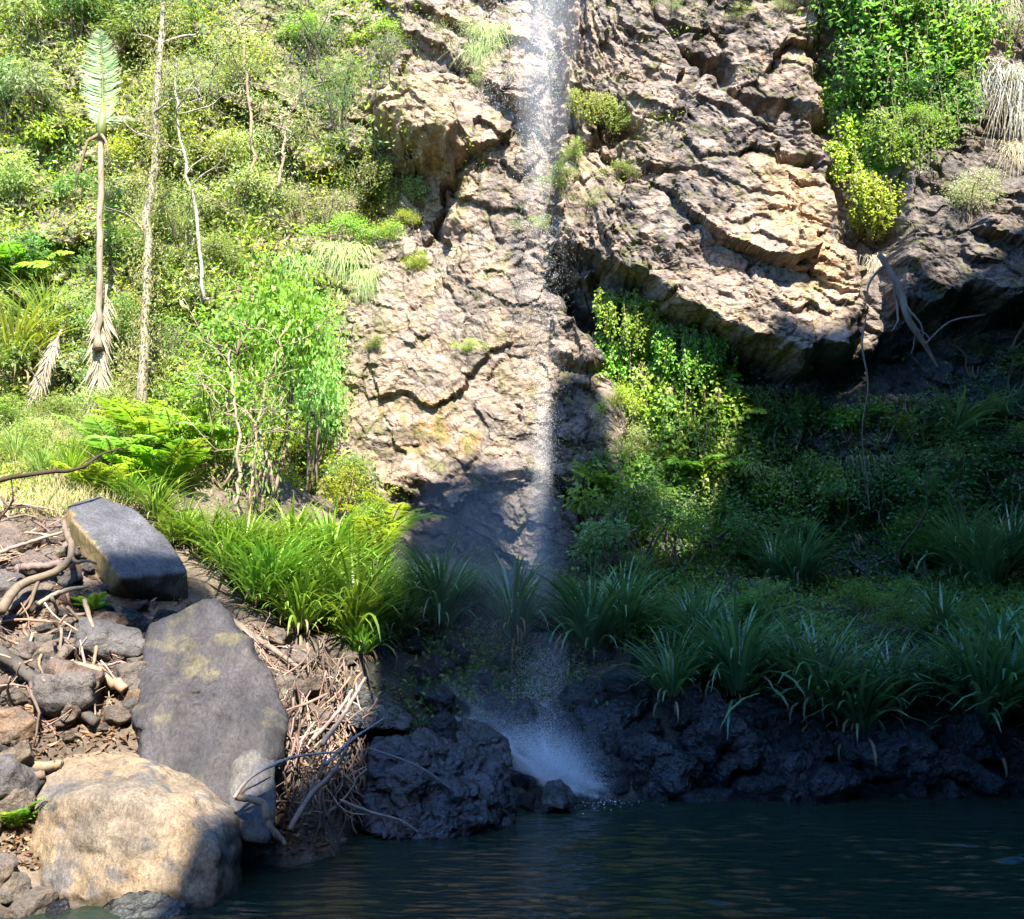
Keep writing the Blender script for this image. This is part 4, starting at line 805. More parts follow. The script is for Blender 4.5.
for i, (k, p, a, b, s_) in enumerate((('bush', 'PALE', 25, 455, 45), ('bush', 'OLIVE', 60, 440, 45), ('fine', 'PALE', 85, 455, 40), ('bush', 'MID', 5, 440, 50), ('reed', 'PALE', 15, 465, 40), ('reed', 'YEL', 70, 480, 40), ('reed', 'PALE', 40, 480, 34), ('bush', 'PALE', 105, 430, 45))):
    plant((k, p, i % 3), a, b, s_, {'PALE': 'pale', 'OLIVE': 'olive', 'MID': 'mid-green', 'YEL': 'yellow-green'}[p] + (' grass tussock' if k == 'reed' else ' bush') + ' on the grassy slope', 'tussock' if k == 'reed' else 'shrub', GT, surf='ground', lean=0, aspect=1.2, off=.1)
for i, (k, p, a, b, s_, asp) in enumerate((('bush', 'BRIGHT', 632, 385, 60, .7), ('bush', 'YEL', 622, 430, 50, .7), ('bush', 'PALE', 628, 470, 50, .8), ('bush', 'YEL', 690, 400, 60, .8), ('bush', 'BRIGHT', 715, 440, 50, .9), ('fern', 'YEL', 700, 365, 50, 1.0), ('fern', 'BRIGHT', 650, 330, 40, 1.0), ('fern', 'YEL', 628, 320, 40, 1.0), ('bush', 'BRIGHT', 672, 450, 60, .9), ('fern', 'YEL', 735, 420, 40, 1.0), ('fern', 'BRIGHT', 690, 480, 45, 1.0), ('lance', 'YEL', 755, 450, 50, 1.0), ('fern', 'BRIGHT', 610, 500, 45, 1.0), ('lance', 'PALE', 740, 490, 50, 1.0))):
    plant((k, p, i % 3), a, b, s_, {'PALE': 'pale green', 'BRIGHT': 'bright green', 'YEL': 'yellow-green'}[p] + {'bush': ' leafy bush', 'fern': ' cliff fern', 'lance': ' long-leaved bush'}[k], 'fern' if k == 'fern' else 'shrub', 'lit plants beside the overhang', surf='cliff', aspect=asp)
GS = 'shaded bushes below the overhang'
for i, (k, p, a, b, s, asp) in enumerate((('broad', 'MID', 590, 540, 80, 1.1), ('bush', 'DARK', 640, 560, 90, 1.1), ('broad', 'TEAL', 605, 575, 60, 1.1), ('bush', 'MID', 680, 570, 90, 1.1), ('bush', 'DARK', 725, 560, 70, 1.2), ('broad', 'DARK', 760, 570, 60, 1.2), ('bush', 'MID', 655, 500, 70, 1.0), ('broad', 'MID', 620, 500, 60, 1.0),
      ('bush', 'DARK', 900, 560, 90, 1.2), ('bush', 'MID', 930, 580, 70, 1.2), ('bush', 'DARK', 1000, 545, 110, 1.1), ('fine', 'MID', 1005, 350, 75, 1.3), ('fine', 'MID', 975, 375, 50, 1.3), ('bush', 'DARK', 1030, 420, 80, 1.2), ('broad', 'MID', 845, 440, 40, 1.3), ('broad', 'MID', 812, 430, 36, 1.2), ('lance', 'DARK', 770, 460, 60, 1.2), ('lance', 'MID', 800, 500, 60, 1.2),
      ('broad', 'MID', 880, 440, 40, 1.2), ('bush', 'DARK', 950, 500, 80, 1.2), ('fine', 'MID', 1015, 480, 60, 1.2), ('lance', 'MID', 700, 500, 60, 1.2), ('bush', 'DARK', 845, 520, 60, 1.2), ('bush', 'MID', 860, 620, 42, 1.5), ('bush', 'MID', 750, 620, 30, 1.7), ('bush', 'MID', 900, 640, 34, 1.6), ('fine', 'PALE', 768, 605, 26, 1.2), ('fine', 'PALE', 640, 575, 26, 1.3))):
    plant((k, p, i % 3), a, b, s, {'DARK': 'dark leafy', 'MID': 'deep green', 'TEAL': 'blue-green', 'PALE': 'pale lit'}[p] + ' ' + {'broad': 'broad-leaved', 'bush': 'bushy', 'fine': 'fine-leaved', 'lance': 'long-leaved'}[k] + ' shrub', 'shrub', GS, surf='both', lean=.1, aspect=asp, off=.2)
# creepers
GC = 'creepers hanging on the rock'
for i, (p, a, b, s, asp) in enumerate((('MID', 870, -20, 110, .7), ('MID', 905, -10, 120, .7), ('BRIGHT', 925, 20, 110, .55), ('MID', 890, 50, 100, .7), ('MID', 925, 85, 90, .5), ('BRIGHT', 850, 80, 80, .6), ('BRIGHT', 868, 120, 80, .6), ('MID', 905, 115, 80, .5), ('YEL', 858, 150, 60, .6), ('YEL', 880, 180, 65, .6), ('BRIGHT', 905, 140, 40, .6), ('YEL', 872, 210, 40, .6), ('MID', 945, 10, 80, .5), ('BRIGHT', 840, 110, 30, .5),
      ('BRIGHT', 632, 295, 70, .5), ('BRIGHT', 625, 340, 90, .5), ('PALE', 630, 410, 90, .5), ('BRIGHT', 690, 330, 70, .5), ('YEL', 680, 370, 100, .55), ('MID', 700, 400, 90, .6), ('YEL', 705, 430, 80, .6), ('BRIGHT', 650, 450, 70, .6), ('MID', 735, 430, 70, .7), ('PALE', 690, 470, 60, .6), ('MID', 770, 390, 60, .7), ('OLIVE', 590, 95, 40, .6), ('OLIVE', 612, 105, 40, .6), ('MID', 790, 470, 60, .8), ('DARK', 850, 460, 60, .8), ('DARK', 910, 400, 60, .8), ('PALE', 400, 180, 40, .7), ('OLIVE', 365, 160, 50, .6))):
    plant(('creep', p, i % 3), a, b, s, {'MID': 'deep green', 'BRIGHT': 'bright green', 'YEL': 'yellow-green', 'PALE': 'pale green', 'OLIVE': 'olive', 'DARK': 'dark shaded'}[p] + ' leafy creeper', 'creeper', GC, surf='cliff', aspect=asp * 2, off=.1)
for i, (p, a, b, s, asp, nm) in enumerate((('WHITE', 955, -40, 110, .7, 'whitish hanging grass'), ('WHITE', 978, -20, 90, .7, 'whitish hanging grass'), ('WHITE', 1005, 20, 80, .7, 'whitish hanging grass'), ('WHITE', 1020, 80, 100, .9, 'whitish hanging grass'), ('WHITE', 970, 70, 70, 1.0, 'whitish hanging grass'), ('STRAW', 960, -30, 100, 1.4, 'bleached hanging grass'), ('STRAW', 985, -10, 80, 1.3, 'bleached hanging grass'), ('STRAW', 1018, 100, 80, 1.0, 'bleached hanging grass'), ('STRAW', 1015, 150, 60, 1.0, 'bleached hanging grass'), ('PALE', 345, 250, 55, 1.2, 'pale green hanging grass'), ('PALE', 366, 275, 42, 1.1, 'pale green hanging grass'), ('PALE', 300, 262, 45, 1.2, 'pale green hanging grass'), ('STRAW', 880, 262, 60, .7, 'bleached hanging grass'),
     ('PALE', 490, 30, 40, 1.2, 'pale green hanging grass'), ('PALE', 480, 50, 40, 1.4, 'pale green hanging grass'), ('PALE', 240, 140, 60, 1.2, 'pale green hanging grass'), ('PALE', 10, 420, 60, 1.4, 'pale green hanging grass'))):
    globals()['G_WHITE'] = ((.27, .28, .27), (.42, .43, .42)); globals()['G_STRAW'] = ((.30, .27, .19), (.42, .39, .31))
    plant(('hgrass', p, i % 2), a, b, s, nm + ' tuft', 'hanging grass', 'grass hanging from the ledges', surf='cliff', aspect=asp, off=.1)
for i, (k, p, a, b, s, asp, nm) in enumerate((('fine', 'GREY', 965, 225, 60, 1.2, 'grey-green twiggy bush'), ('fine', 'GREY', 990, 130, 60, 1.2, 'grey-green twiggy bush'), ('fine', 'GREY', 955, 110, 40, 1.2, 'grey-green twiggy bush'), ('fine', 'GREY', 1010, 60, 60, 1.2, 'grey-green twiggy bush'), ('fine', 'GREY', 700, 75, 26, 1.4, 'grey-green twiggy bush'), ('fine', 'GREY', 470, 60, 44, 1.2, 'grey-green twiggy bush'), ('bush', 'BRIGHT', 480, 90, 26, 1.2, 'fresh green bush'), ('fine', 'GREY', 490, 105, 32, 1.4, 'grey-green twiggy bush'), ('bush', 'OLIVE', 565, 195, 36, 1.2, 'olive leafy bush'), ('bush', 'OLIVE', 575, 170, 36, .9, 'olive leafy bush'), ('fine', 'PALE', 585, 215, 26, 1.6, 'pale fine-leaved bush'), ('fine', 'PALE', 540, 240, 26, 1.5, 'pale fine-leaved bush'), ('bush', 'OLIVE', 610, 120, 36, 1.1, 'olive leafy bush'), ('bush', 'PALE', 640, 130, 24, 1.2, 'pale green leafy bush'), ('bush', 'YEL', 470, 355, 18, 1.6, 'yellow-green leafy bush'), ('bush', 'OLIVE', 375, 355, 22, 1.4, 'olive leafy bush'), ('bush', 'OLIVE', 620, 185, 26, 1.4, 'olive leafy bush'), ('bush', 'PALE', 740, 25, 24, 1.4, 'pale green leafy bush'), ('fine', 'GREY', 780, 20, 30, 1.4, 'grey-green twiggy bush'), ('fine', 'GREY', 670, 20, 26, 1.4, 'grey-green twiggy bush'), ('bush', 'MID', 370, 190, 30, 1.1, 'mid-green leafy bush'), ('bush', 'DARK', 590, 130, 30, 1.1, 'dark leafy bush'))):
    plant((k, p, i % 3), a, b, s, nm, 'shrub', 'bushes on the bare rock', surf='cliff', aspect=asp)

# palm: trunk, green crown with one big drooping feather leaf, brown sheaths
def palm():
    r = np.random.default_rng(3); h = hit(98, 335, 'cliff'); y = h[0][1] - 1.0
    base = at(98, 350, y); top = at(102, 135, y - .2); root = empty('palm', base); L = top - base
    tr = MB(); P = np.linspace(0, 1, 22)[:, None] * L + r.normal(size=(22, 3)) * .012; rad = np.full(22, .075) * (1 + .06 * (np.arange(22) % 2)); rad[0] = .16; tube(tr, P, rad, 10, (.19, .155, .115), .06, r); tr.build('trunk', M_BARK, root)
    sh = MB(); tube(sh, np.array([L - (0, 0, .15), L + (0.0, -.05, .25), L + (.02, -.1, .75)]), (.13, .12, .05), 9, (.13, .17, .05)); sh.build('crown_shaft', M_STRAP, root)
    for az, tl, ar, ln in ((-1.62, .06, .22, 2.4), (1.4, .4, .9, 1.3)):
        f = MB(); frond(f, ln, 84, .60, .05, ((.27, .37, .17), (.38, .46, .26)), r, ar, tl, az, L + (0, -.05, .2), hang=.2, rach=(.22, .24, .09)); f.build('frond', M_STRAP, root)
    for az, ln in ((2.7, 1.5), (-.9, .8)):
        d = MB(); tube(d, np.array([L + (0, -.08, 0), L + (math.cos(az) * .3, -.15, -.25), L + (math.cos(az) * .42, -.18, -ln * .6), L + (math.cos(az) * .5, -.2, -ln)]), (.05, .035, .03, .012), 6, (.17, .12, .07), .05); d.build('dead_sheath', M_DRY, root)
    tag(root, 'slender palm with one big pale feather leaf held above its straight trunk', 'palm'); return root
palm()
def dead_frond(px0, py0, px1, py1, label, seed):
    r = np.random.default_rng(seed); h = hit(px0, py0, 'cliff'); y = min(h[0][1], hit(px1, py1, 'both')[0][1]) - .55; a, b = at(px0, py0, y), at(px1, py1, y - .1); root = empty('dead_palm_frond', a); d = b - a; L = np.linalg.norm(d); k = 40; t = np.linspace(0, 1, k)
    P = t[:, None] * d + np.sin(t * 3.1)[:, None] * (0, -.15, .03); s = MB(); tube(s, P, np.linspace(.035, .008, k), 5, (.40, .33, .24)); s.build('rib', M_DRY, root); m = MB(); T = d / L
    for sg in (-1, 1):
        for _ in range(3): leaves(m, P[4:] + r.normal(size=(k - 4, 3)) * .01, T * 1.0 + np.array([sg * .38, -.1, 0]) + r.normal(size=(k - 4, 3)) * .12, r.normal(size=(k - 4, 3)) * .3 + (0, -1, .2), r.uniform(.35, .65, k - 4) * (L / 2.0), .04, np.array([.34, .29, .22]) * r.uniform(.7, 1.1, (k - 4, 1)), droop=.1)
    m.build('leaflets', M_DRY, root); tag(root, label, 'dead frond', 'dead palm fronds hanging in the scrub')
dead_frond(107, 285, 100, 395, 'long bleached dead frond hanging straight down under the palm trunk', 1)
dead_frond(62, 330, 36, 405, 'shorter bleached dead frond slanting down left of the palm', 2)
# trees of the left cliff with thin trunks
def thin_tree(pix, depth_off, rad, label, climber=None, col=(.36, .31, .24), branches=6, seed=0, name='tree'):
    r = np.random.default_rng(seed); y = min(hit(a, b, 'both')[0][1] for a, b in pix) - depth_off; P = np.array([at(a, b, y) for a, b in pix]); root = empty(name, P[0]); k = 20; t = np.linspace(0, len(P) - 1, k)
    Q = np.stack([np.interp(t, np.arange(len(P)), P[:, j]) for j in range(3)], -1) - P[0] + r.normal(size=(k, 3)) * .03; m = MB(); tube(m, Q, np.linspace(rad, rad * .5, k), 8, col, .05, r); m.build('trunk', M_BARK, root)
    for i in range(branches):
        j = r.integers(5, k - 1); b = MB(); d = np.array([r.choice([-1, 1]) * r.uniform(.5, 1), r.uniform(-.5, .2), r.uniform(.1, .9)]); q = stick_path(Q[j], Q[j] + unit(d) * r.uniform(.6, 1.6), .12, r); tube(b, q, np.linspace(rad * .4, .006, 9), 5, col, 0, r)
        for _ in range(3): u = q[r.integers(3, 8)]; tube(b, stick_path(u, u + unit(d + r.normal(size=3) * .7) * .5, .1, r, 5), np.linspace(.01, .003, 5), 4, col)
        b.build('branch', M_BARK, root)
    if climber:
        m = MB(); n = climber[1]; tt = r.random(n); C = np.stack([np.interp(tt * (k - 1), np.arange(k), Q[:, j]) for j in range(3)], -1); w_ = climber[2] * (.6 + .6 * np.sin(tt * 9 + 1) ** 2); P2 = C + np.stack([r.normal(size=n) * w_, r.normal(size=n) * w_ * .7 - .08, r.normal(size=n) * .1], -1)
        leaves(m, P2, r.normal(size=(n, 3)) * .5 + (0, -.3, -.7), r.normal(size=(n, 3)) * .5 + (0, -1, .3), r.uniform(.06, .13, n), .03, lerp_cols(r.random(n), *climber[0]), droop=.1); m.build('foliage', M_LEAF, root)
    tag(root, label, 'tree')
thin_tree([(142, 420), (146, 300), (152, 180), (160, 60), (166, -40)], 1.0, .13, 'tall trunk thickly wrapped in yellow-green climber right of the palm', (((.16, .19, .05), (.27, .29, .10)), 4600, .30), branches=5, col=(.20, .18, .14), seed=1)
thin_tree([(205, 300), (196, 210), (178, 130), (176, 60)], .7, .05, 'bare white-barked tree with forking branches on the left cliff', (G_GREY, 300, .3), (.26, .24, .20), 9, seed=2)
thin_tree([(255, 190), (250, 120), (246, 60), (240, 20)], .5, .05, 'thin bare brown tree among the pale bushes left of the blue-green bushes', (G_PALE, 500, .3), (.2, .15, .1), 8, seed=3)
thin_tree([(278, 190), (286, 130), (296, 95)], .5, .045, 'short leaning bare tree just left of the blue-green bushes', (G_GREY, 300, .3), (.24, .18, .13), 7, seed=4)
thin_tree([(237, 505), (240, 440), (236, 400), (228, 350)], 1.3, .035, 'bundle of bare pale stems at the foot of the leafy sapling', None, (.24, .19, .14), 8, seed=5)
thin_tree([(248, 505), (256, 440), (266, 385), (285, 330)], 1.3, .03, 'slim brown stem leaning right beneath the leafy sapling', (G_BRIGHT, 500, .35), (.25, .19, .13), 8, seed=6)
# roots on the right rock
log('hanging_root', [(880, 255, 20.6), (900, 290, 20.4), (908, 318, 20.3), (925, 345, 20.35), (938, 368, 20.4)], (.07, .085, .08, .06, .012), (.20, .165, .135), 'thick pale root running down below the creeper curtain', 'root', M_BARK, forks=((.1, (-.5, -.2, -.8), 1.5, .035), (.2, (-.2, -.2, -.9), 1.6, .04), (.35, (.25, -.2, -.9), 1.1, .035), (.5, (.5, -.1, -.7), .9, .03), (.6, (-.1, 0, -.9), .8, .02)), seed=31)
log('hanging_root', [(866, 318, 20.2), (862, 345, 20.1), (868, 385, 20.1), (862, 430, 20.2), (866, 470, 20.4), (870, 515, 20.6)], (.02, .025, .016, .014, .014, .01), (.22, .18, .15), 'long thin pale aerial root hanging down the shaded rock', 'root', M_BARK, forks=((.1, (-.3, 0, -.9), .6, .015),), seed=32)
log('hanging_root', [(925, 345, 20.2), (950, 322, 20.0), (985, 315, 19.8)], (.03, .025, .015), (.16, .13, .11), 'bare dark branch reaching right from the foot of the thick root', 'branch', M_BARK, seed=33).name = 'bare_branch'

# ------------------------------------------------------------------ falling water and spray
def drops(mb, P, s, stretch, r):
    n = len(P); s = np.broadcast_to(s, (n,))[:, None]; tet = np.array([(1, 0, 0), (-.5, .87, 0), (-.5, -.87, 0)])
    a = r.uniform(0, 6.28, n); ca, sa = np.cos(a)[:, None], np.sin(a)[:, None]
    V = np.zeros((n, 4, 3)); st = np.broadcast_to(stretch, (n,))
    for j in range(3): V[:, j] = P + s * np.concatenate([tet[j, 0] * ca - tet[j, 1] * sa, tet[j, 0] * sa + tet[j, 1] * ca, r.normal(size=(n, 1)) * .3], -1)
    V[:, 3] = P; V[:, 3, 2] += s[:, 0] * st
    i = np.arange(n)[:, None] * 4; mb.add(V.reshape(-1, 3), None, np.concatenate([i + [0, 1, 3], i + [1, 2, 3], i + [2, 0, 3], i + [0, 2, 1]], 0))
r = np.random.default_rng(50)
fw = MB(); YF = 20.4
n = 9500; t = r.random(n) ** 1.05; b = -30 + t * 270; wd = 24 - 12 * t; a = 541 - 3 * t + np.clip(r.normal(size=n), -2.2, 2.2) * wd * .62 + 5 * np.sin(b * .03 + r.normal(size=n) * .5)
dep = YF + r.normal(size=n) * .25; keep = r.random(n) < np.where(b < 120, 1, np.clip((235 - b) / 115, 0, 1)); P = np.array([at(x, y, z) for x, y, z in zip(a[keep], b[keep], dep[keep])]); drops(fw, P, .0028 + .0055 * r.random(len(P)) ** 3, r.uniform(1, 3.5, len(P)), r)
n = 2600; b = r.uniform(-30, 110, n); a = 500 + r.normal(size=n) * 24; P = np.array([at(x, y, YF) for x, y in zip(a, b)]); drops(fw, P, r.uniform(.003, .008, n), 2, r)
n = 4000; b = r.uniform(215, 372, n); a = 540 + r.normal(size=n) * (15 + (372 - b) * .03); P = np.array([at(x, y, YF + z) for x, y, z in zip(a, b, r.normal(size=n) * .2)]); drops(fw, P, r.uniform(.002, .0045, n), 3, r)
n = 19000; b = 366 + r.random(n) ** .75 * 296; wd = 6 + (b - 362) * .018; a = 545 - (b - 362) * .055 + r.normal(size=n) * wd * np.where(r.random(n) < .8, 1, 1.8); P = np.array([at(x, y, YF + z) for x, y, z in zip(a, b, r.normal(size=n) * .15)]); drops(fw, P, r.uniform(.0018, .0038, n), r.uniform(2, 5, n), r)
n = 9000; b = r.uniform(632, 775, n); t = (b - 632) / 143; a = 540 + 8 * np.sin(b * .06) + r.normal(size=n) * (16 + 8 * t); P = np.array([at(x, y, 18.4 - 3.0 * q) for x, y, q in zip(a, b, t)]); drops(fw, P, r.uniform(.0018, .0042, n), r.uniform(2, 6, n), r)
tag(fw.build('waterfall', M_DROP, smooth=False), 'thin waterfall of loose white drops falling down the middle of the cliff', 'waterfall')
ms = MB()
n = 60000; t = r.random(n); ax = 385 + 215 * t; ay = 668 + 120 * t ** .95; up = np.abs(r.normal(size=n)) * (6 + 22 * np.sin(t * 3.1) ** 2 * r.random(n)); a = ax + r.normal(size=n) * 5 + up * .25; b = ay - up + 4
P = np.array([at(x, y, 16.3 - 1.0 * q + e) for x, y, q, e in zip(a, b, t, r.normal(size=n) * .25)]); drops(ms, P, r.uniform(.0014, .0032, n), 1.5, r)
n = 60000; a = 556 + r.normal(size=n) * 24; b = 786 - np.abs(r.normal(size=n)) * 26 + (a - 560) * .35; P = np.array([at(x, y, 15.3 + e) for x, y, e in zip(a, b, r.normal(size=n) * .25)]); P = P[P[:, 2] > .01]; drops(ms, P, r.uniform(.0016, .0042, len(P)), 1.5, r)
n = 45000; b = r.uniform(440, 640, n); t = (b - 440) / 200; a = 525 - 20 * t - np.abs(r.normal(size=n)) * (24 + 55 * t) + np.abs(r.normal(size=n)) * 16; P = np.array([at(x, y, 18.6 + e) for x, y, e in zip(a, b, r.normal(size=n) * .5)]); drops(ms, P, r.uniform(.0014, .0028, n), 1.5, r)
n = 34000; a = r.normal(505, 55, n); b = r.uniform(600, 780, n); P = np.array([at(x, y, 16.2 + e) for x, y, e in zip(a, b, r.normal(size=n) * .5)]); P = P[P[:, 2] > .02]; drops(ms, P, r.uniform(.0012, .0024, len(P)), 1.5, r)
def run(pix, n, sig, s0, s1):
    P_ = np.array(pix, float); tt = r.random(n) * (len(P_) - 1); q = np.stack([np.interp(tt, np.arange(len(P_)), P_[:, j]) for j in range(3)], -1); q[:, :2] += r.normal(size=(n, 2)) * (sig * (.6 + .4 * np.sin(tt * 7)))[:, None]
    P = np.array([at(*x) for x in q]); P = P[P[:, 2] > .005]; drops(ms, P, r.uniform(s0, s1, len(P)), 1.5, r)
run([(396, 690, 15.4), (430, 712, 15.4), (470, 722, 15.4), (510, 748, 15.2), (535, 772, 15.1), (562, 788, 15.1), (598, 797, 15.2)], 26000, 4.5, .0015, .0036)
run([(500, 738, 15.3), (522, 762, 15.2), (545, 780, 15.1), (575, 793, 15.1)], 26000, 3.5, .002, .0045)
run([(540, 640, 19.2), (546, 690, 17.6), (540, 730, 16.6), (552, 770, 15.6)], 12000, 5, .0015, .0035)
run([(560, 645, 19.0), (572, 690, 17.6), (566, 740, 16.4), (580, 785, 15.5)], 5000, 3, .0015, .003)
tag(ms.build('spray_mist', M_DROP, smooth=False), kind='stuff')
def mist(loc, rad, rot, dens, seed):
    v, f = ICO[4]; p = v * (1 + .22 * fbm(v[:, 0] * 1.3 + seed, v[:, 1] * 1.3, v[:, 2] * 1.3, 3))[:, None] * rad
    ca, sa = math.cos(rot), math.sin(rot); p = np.stack([p[:, 0] * ca - p[:, 2] * sa, p[:, 1], p[:, 0] * sa + p[:, 2] * ca], -1)
    m = bpy.data.materials.new('mist_air'); m.use_nodes = True; n_ = m.node_tree.nodes; n_.remove(n_['Principled BSDF']); pv = n_.new('ShaderNodeVolumePrincipled'); pv.inputs['Color'].default_value = (.90, .94, 1, 1); pv.inputs['Density'].default_value = dens; pv.inputs['Anisotropy'].default_value = .2
    m.node_tree.links.new(pv.outputs[0], n_['Material Output'].inputs['Volume']); mb = MB(); mb.add(p, None, f); o = mb.build('mist', m); o.location = loc; tag(o, kind='stuff')
mist(at(472, 575, 18.4), (1.9, 1.3, 2.3), -.35, .085, 1)
mist(at(500, 742, 15.9), (1.9, .35, .36), -.55, .2, 4)
mist(at(562, 775, 15.5), (.65, .4, .5), -.3, .22, 7)
def veil(pix, dens, seed):
    k = len(pix); an = np.arange(16) / 16 * 6.2832; V = []
    for (a, b, y, rad) in pix:
        c_ = at(a, b, y); rr = rad * (1 + .15 * np.sin(an * 3 + b * .05 + seed)); V.append(np.stack([c_[0] + np.cos(an) * rr, c_[1] + np.sin(an) * rr * .8, np.full(16, c_[2])], -1))
    V = np.concatenate(V + [[at(*pix[0][:3]) + (0, 0, .2)], [at(*pix[-1][:3]) - (0, 0, .2)]]); i = np.arange(k * 16).reshape(k, 16); j = np.roll(i, -1, 1); mb = MB()
    mb.add(V, np.stack([i[:-1], i[1:], j[1:], j[:-1]], -1).reshape(-1, 4), np.concatenate([np.stack([i[0], j[0], np.full(16, k * 16)], -1), np.stack([j[-1], i[-1], np.full(16, k * 16 + 1)], -1)]))
    m = bpy.data.materials.new('veil_air'); m.use_nodes = True; n_ = m.node_tree.nodes; n_.remove(n_['Principled BSDF']); pv = n_.new('ShaderNodeVolumePrincipled'); pv.inputs['Color'].default_value = (.94, .96, 1, 1); pv.inputs['Density'].default_value = dens; pv.inputs['Anisotropy'].default_value = 0
    m.node_tree.links.new(pv.outputs[0], n_['Material Output'].inputs['Volume']); tag(mb.build('mist', m), kind='stuff')
veil([(545, -60, YF, .95), (543, 40, YF, .85), (541, 120, YF, .68), (539, 190, YF, .36), (539, 235, YF, .1)], .09, 1)
veil([(543, -60, YF - .9, .42), (541, 60, YF - .9, .40), (538, 150, YF - .9, .26), (538, 195, YF - .9, .08)], .12, 2)
veil([(549, 366, YF, .05), (546, 400, YF, .12), (542, 470, YF, .27), (538, 560, YF, .36), (534, 640, YF - .2, .4)], .26, 3)
veil([(552, 640, 18.3, .4), (545, 690, 17.4, .45), (548, 740, 16.4, .5), (552, 770, 15.9, .55)], .22, 5)
fm = MB(); n = 900; a = r.normal(575, 32, n); b = 792 + np.abs(r.normal(size=n)) * 6; P = np.array([W0(x, y) for x, y in zip(a, b)]); drops(fm, P + (0, 0, .006), r.uniform(.008, .022, n), .5, r); tag(fm.build('foam', M_DROP, smooth=False), kind='stuff')

# ------------------------------------------------------------------ unseen wall added behind the camera, its rim shaped to throw the shade
T0 = -9.0
EDGE = [((-60, 900), 'w', (205, 900)), ]
rim = []
def rp(px_, py_, what):
    h = hit(px_, py_, what)
    return tuple(sun_uv(h[0]))
pts_ = [rp(205, 890, 'ground'), rp(352, 760, 'ground'), rp(385, 680, 'ground'), rp(396, 620, 'ground'), rp(400, 560, 'both'), rp(406, 520, 'cliff'), rp(450, 482, 'cliff'), rp(490, 462, 'cliff'), rp(614, 540, 'both'), rp(660, 565, 'both'), rp(700, 540, 'cliff'), rp(720, 470, 'cliff'), rp(750, 410, 'cliff'), rp(800, 372, 'cliff'), rp(860, 345, 'cliff'), rp(905, 318, 'cliff'), rp(940, 285, 'cliff'), rp(990, 255, 'cliff'), rp(1060, 200, 'cliff')]
print('rim', [(round(u, 2), round(v, 2)) for u, v in pts_])
us = [pts_[0][0] - .3]; prof = [(-40, 4.0), (-9, 4.5), (pts_[0][0] - 1.2, 7.5)]
for u, v in pts_:
    if u > prof[-1][0] + .05: prof.append((u, v))
    elif v > prof[-1][1]: prof[-1] = (prof[-1][0], v)
prof += [(prof[-1][0] + 4, prof[-1][1] + 5), (45, prof[-1][1] + 6)]
uu = np.concatenate([np.linspace(-40, -6, 40), np.linspace(-5.9, 16, 420), np.linspace(16.2, 45, 50)])
VV = np.interp(uu, [p[0] for p in prof], [p[1] for p in prof]); sh_ = np.array(sun_uv(at(556, 460, 22.2))); pk = np.array(sun_uv(at(580, 372, 22.0)))
VV = VV - 3.2 * np.exp(-((uu - (sh_[0] - .72)) / .34) ** 4)
VV = np.maximum(VV, np.where(np.abs(uu - pk[0] - .14) < .9, pk[1] + .95 - 1.4 * np.abs((uu - pk[0] - .14) / .9) ** 4, 0))
VV = VV + .18 * fbm(uu * 1.1, uu * 0, uu * 0 + 2, 4) * (uu > -4) + .12 * perlin(uu * 6, uu * 0, uu * 0)
nz_ = 40; G = np.zeros((len(uu), nz_, 3))
for i, (u, v) in enumerate(zip(uu, VV)):
    top = from_sun(u, v, T0)
    for j in range(nz_):
        q = top.copy(); q[2] = 1.0 + (top[2] - 1.0) * j / (nz_ - 1); back = (1 - (j / (nz_ - 1))) * .0; G[i, j] = q
rl = fbm(G[..., 0] * .5, G[..., 2] * .5, G[..., 1] * 0, 5); G[..., 1] -= np.abs(rl) * 1.6 * (1 - np.linspace(0, 1, nz_) ** 6)[None]
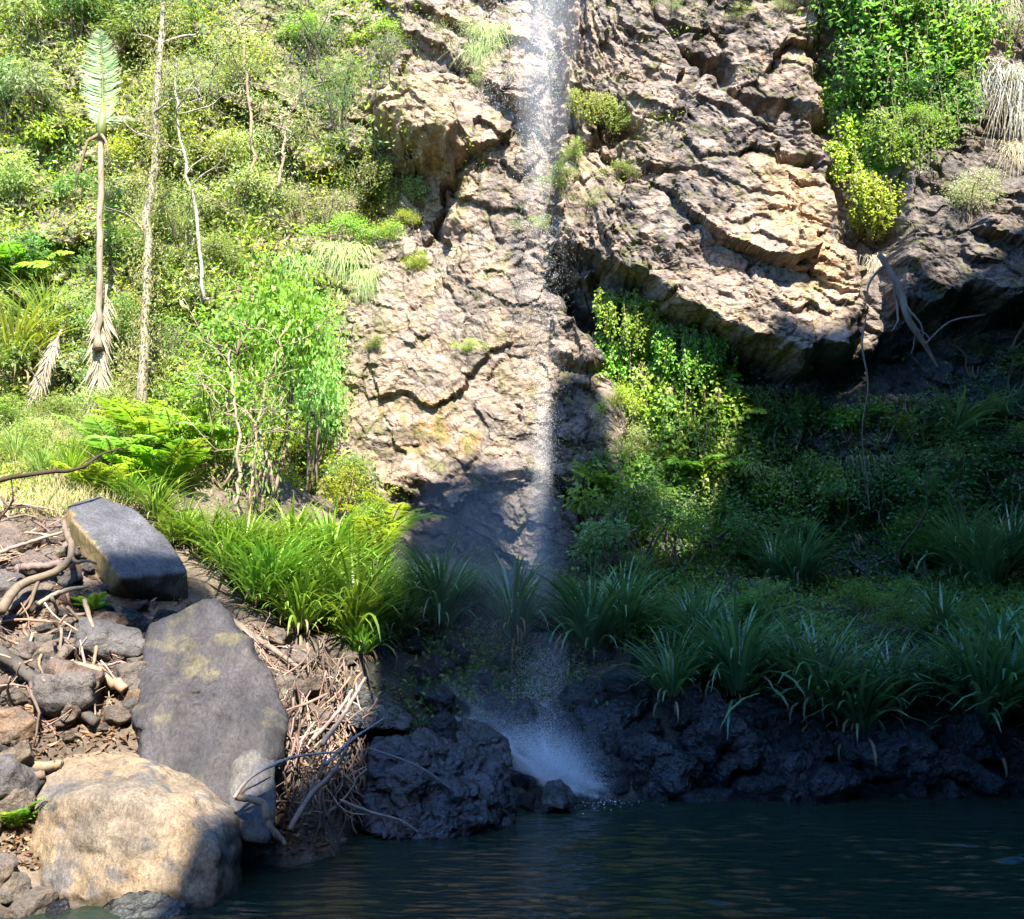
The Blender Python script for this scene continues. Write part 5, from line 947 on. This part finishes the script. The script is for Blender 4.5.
wl = MB(); g2 = G[:, ::-1].copy(); g2[..., 1] -= 6.0; g2[..., 0] += 1.0; g2[:, 0, 2] -= 3
A = np.concatenate([G, g2], 1); wl.add(A.reshape(-1, 3), grid_quads(*A.shape[:2]), None, np.clip(np.array([.10, .09, .075]) * (1 + .5 * rl.reshape(len(uu), nz_)[..., None].repeat(2, 1).reshape(len(uu), nz_ * 2, 1)), .02, 1).reshape(-1, 3))
tag(wl.build('added_shade_wall', M_CLIFF), kind='structure')
# tree added out of view: clumps placed to shade block, boulder side and terrace
def added_shade_tree():
    r = np.random.default_rng(8); b0 = from_sun(1.0, 16, T0 - .5); root = empty('tree', b0); cr, tr = MB(), MB(); ends = []
    def clump(u, V, rad, n):
        cpt = from_sun(u, V, T0 + 1.5); ends.append(cpt - b0); P = r.normal(size=(n, 3)) * .6 * rad + (cpt - b0); leaves(cr, P, r.normal(size=(n, 3)), r.normal(size=(n, 3)), r.uniform(.12, .22, n), .09, lerp_cols(r.random(n), *G_MID))
    for a, b, dep, rad, n in ((165, 572, 13.7, .45, 2600), (186, 585, 13.8, .42, 2200), (135, 584, 13.4, .42, 2200), (150, 602, 13.4, .45, 2000), (110, 606, 13.4, .35, 1200), (234, 835, 10.3, .24, 900), (240, 880, 10.4, .34, 1200)):
        u, V = sun_uv(at(a, b, dep)); clump(u, V, rad, n)
    for _ in range(26):
        a, b = r.uniform(605, 700), r.uniform(470, 590); h = hit(a, b, 'both'); u, V = sun_uv(h[0]); clump(u, V + r.uniform(0, .8), r.uniform(.2, .4), 90)
    tube(tr, np.array([(0, 0, -2), (.1, .2, 2), (0, .5, 5)]), (.35, .3, .2), 9, (.2, .16, .12))
    for e in ends: tube(tr, stick_path(np.array([0, .5, 4.0]), e, .04, r), np.linspace(.09, .015, 9), 5, (.2, .16, .12))
    tr.build('trunk', M_BARK, root); cr.build('crown', M_LEAF, root); tag(root, 'leafy tree added out of view behind the camera to cast shade', 'tree')
added_shade_tree()
finish_labels()
bpy.context.view_layer.update()
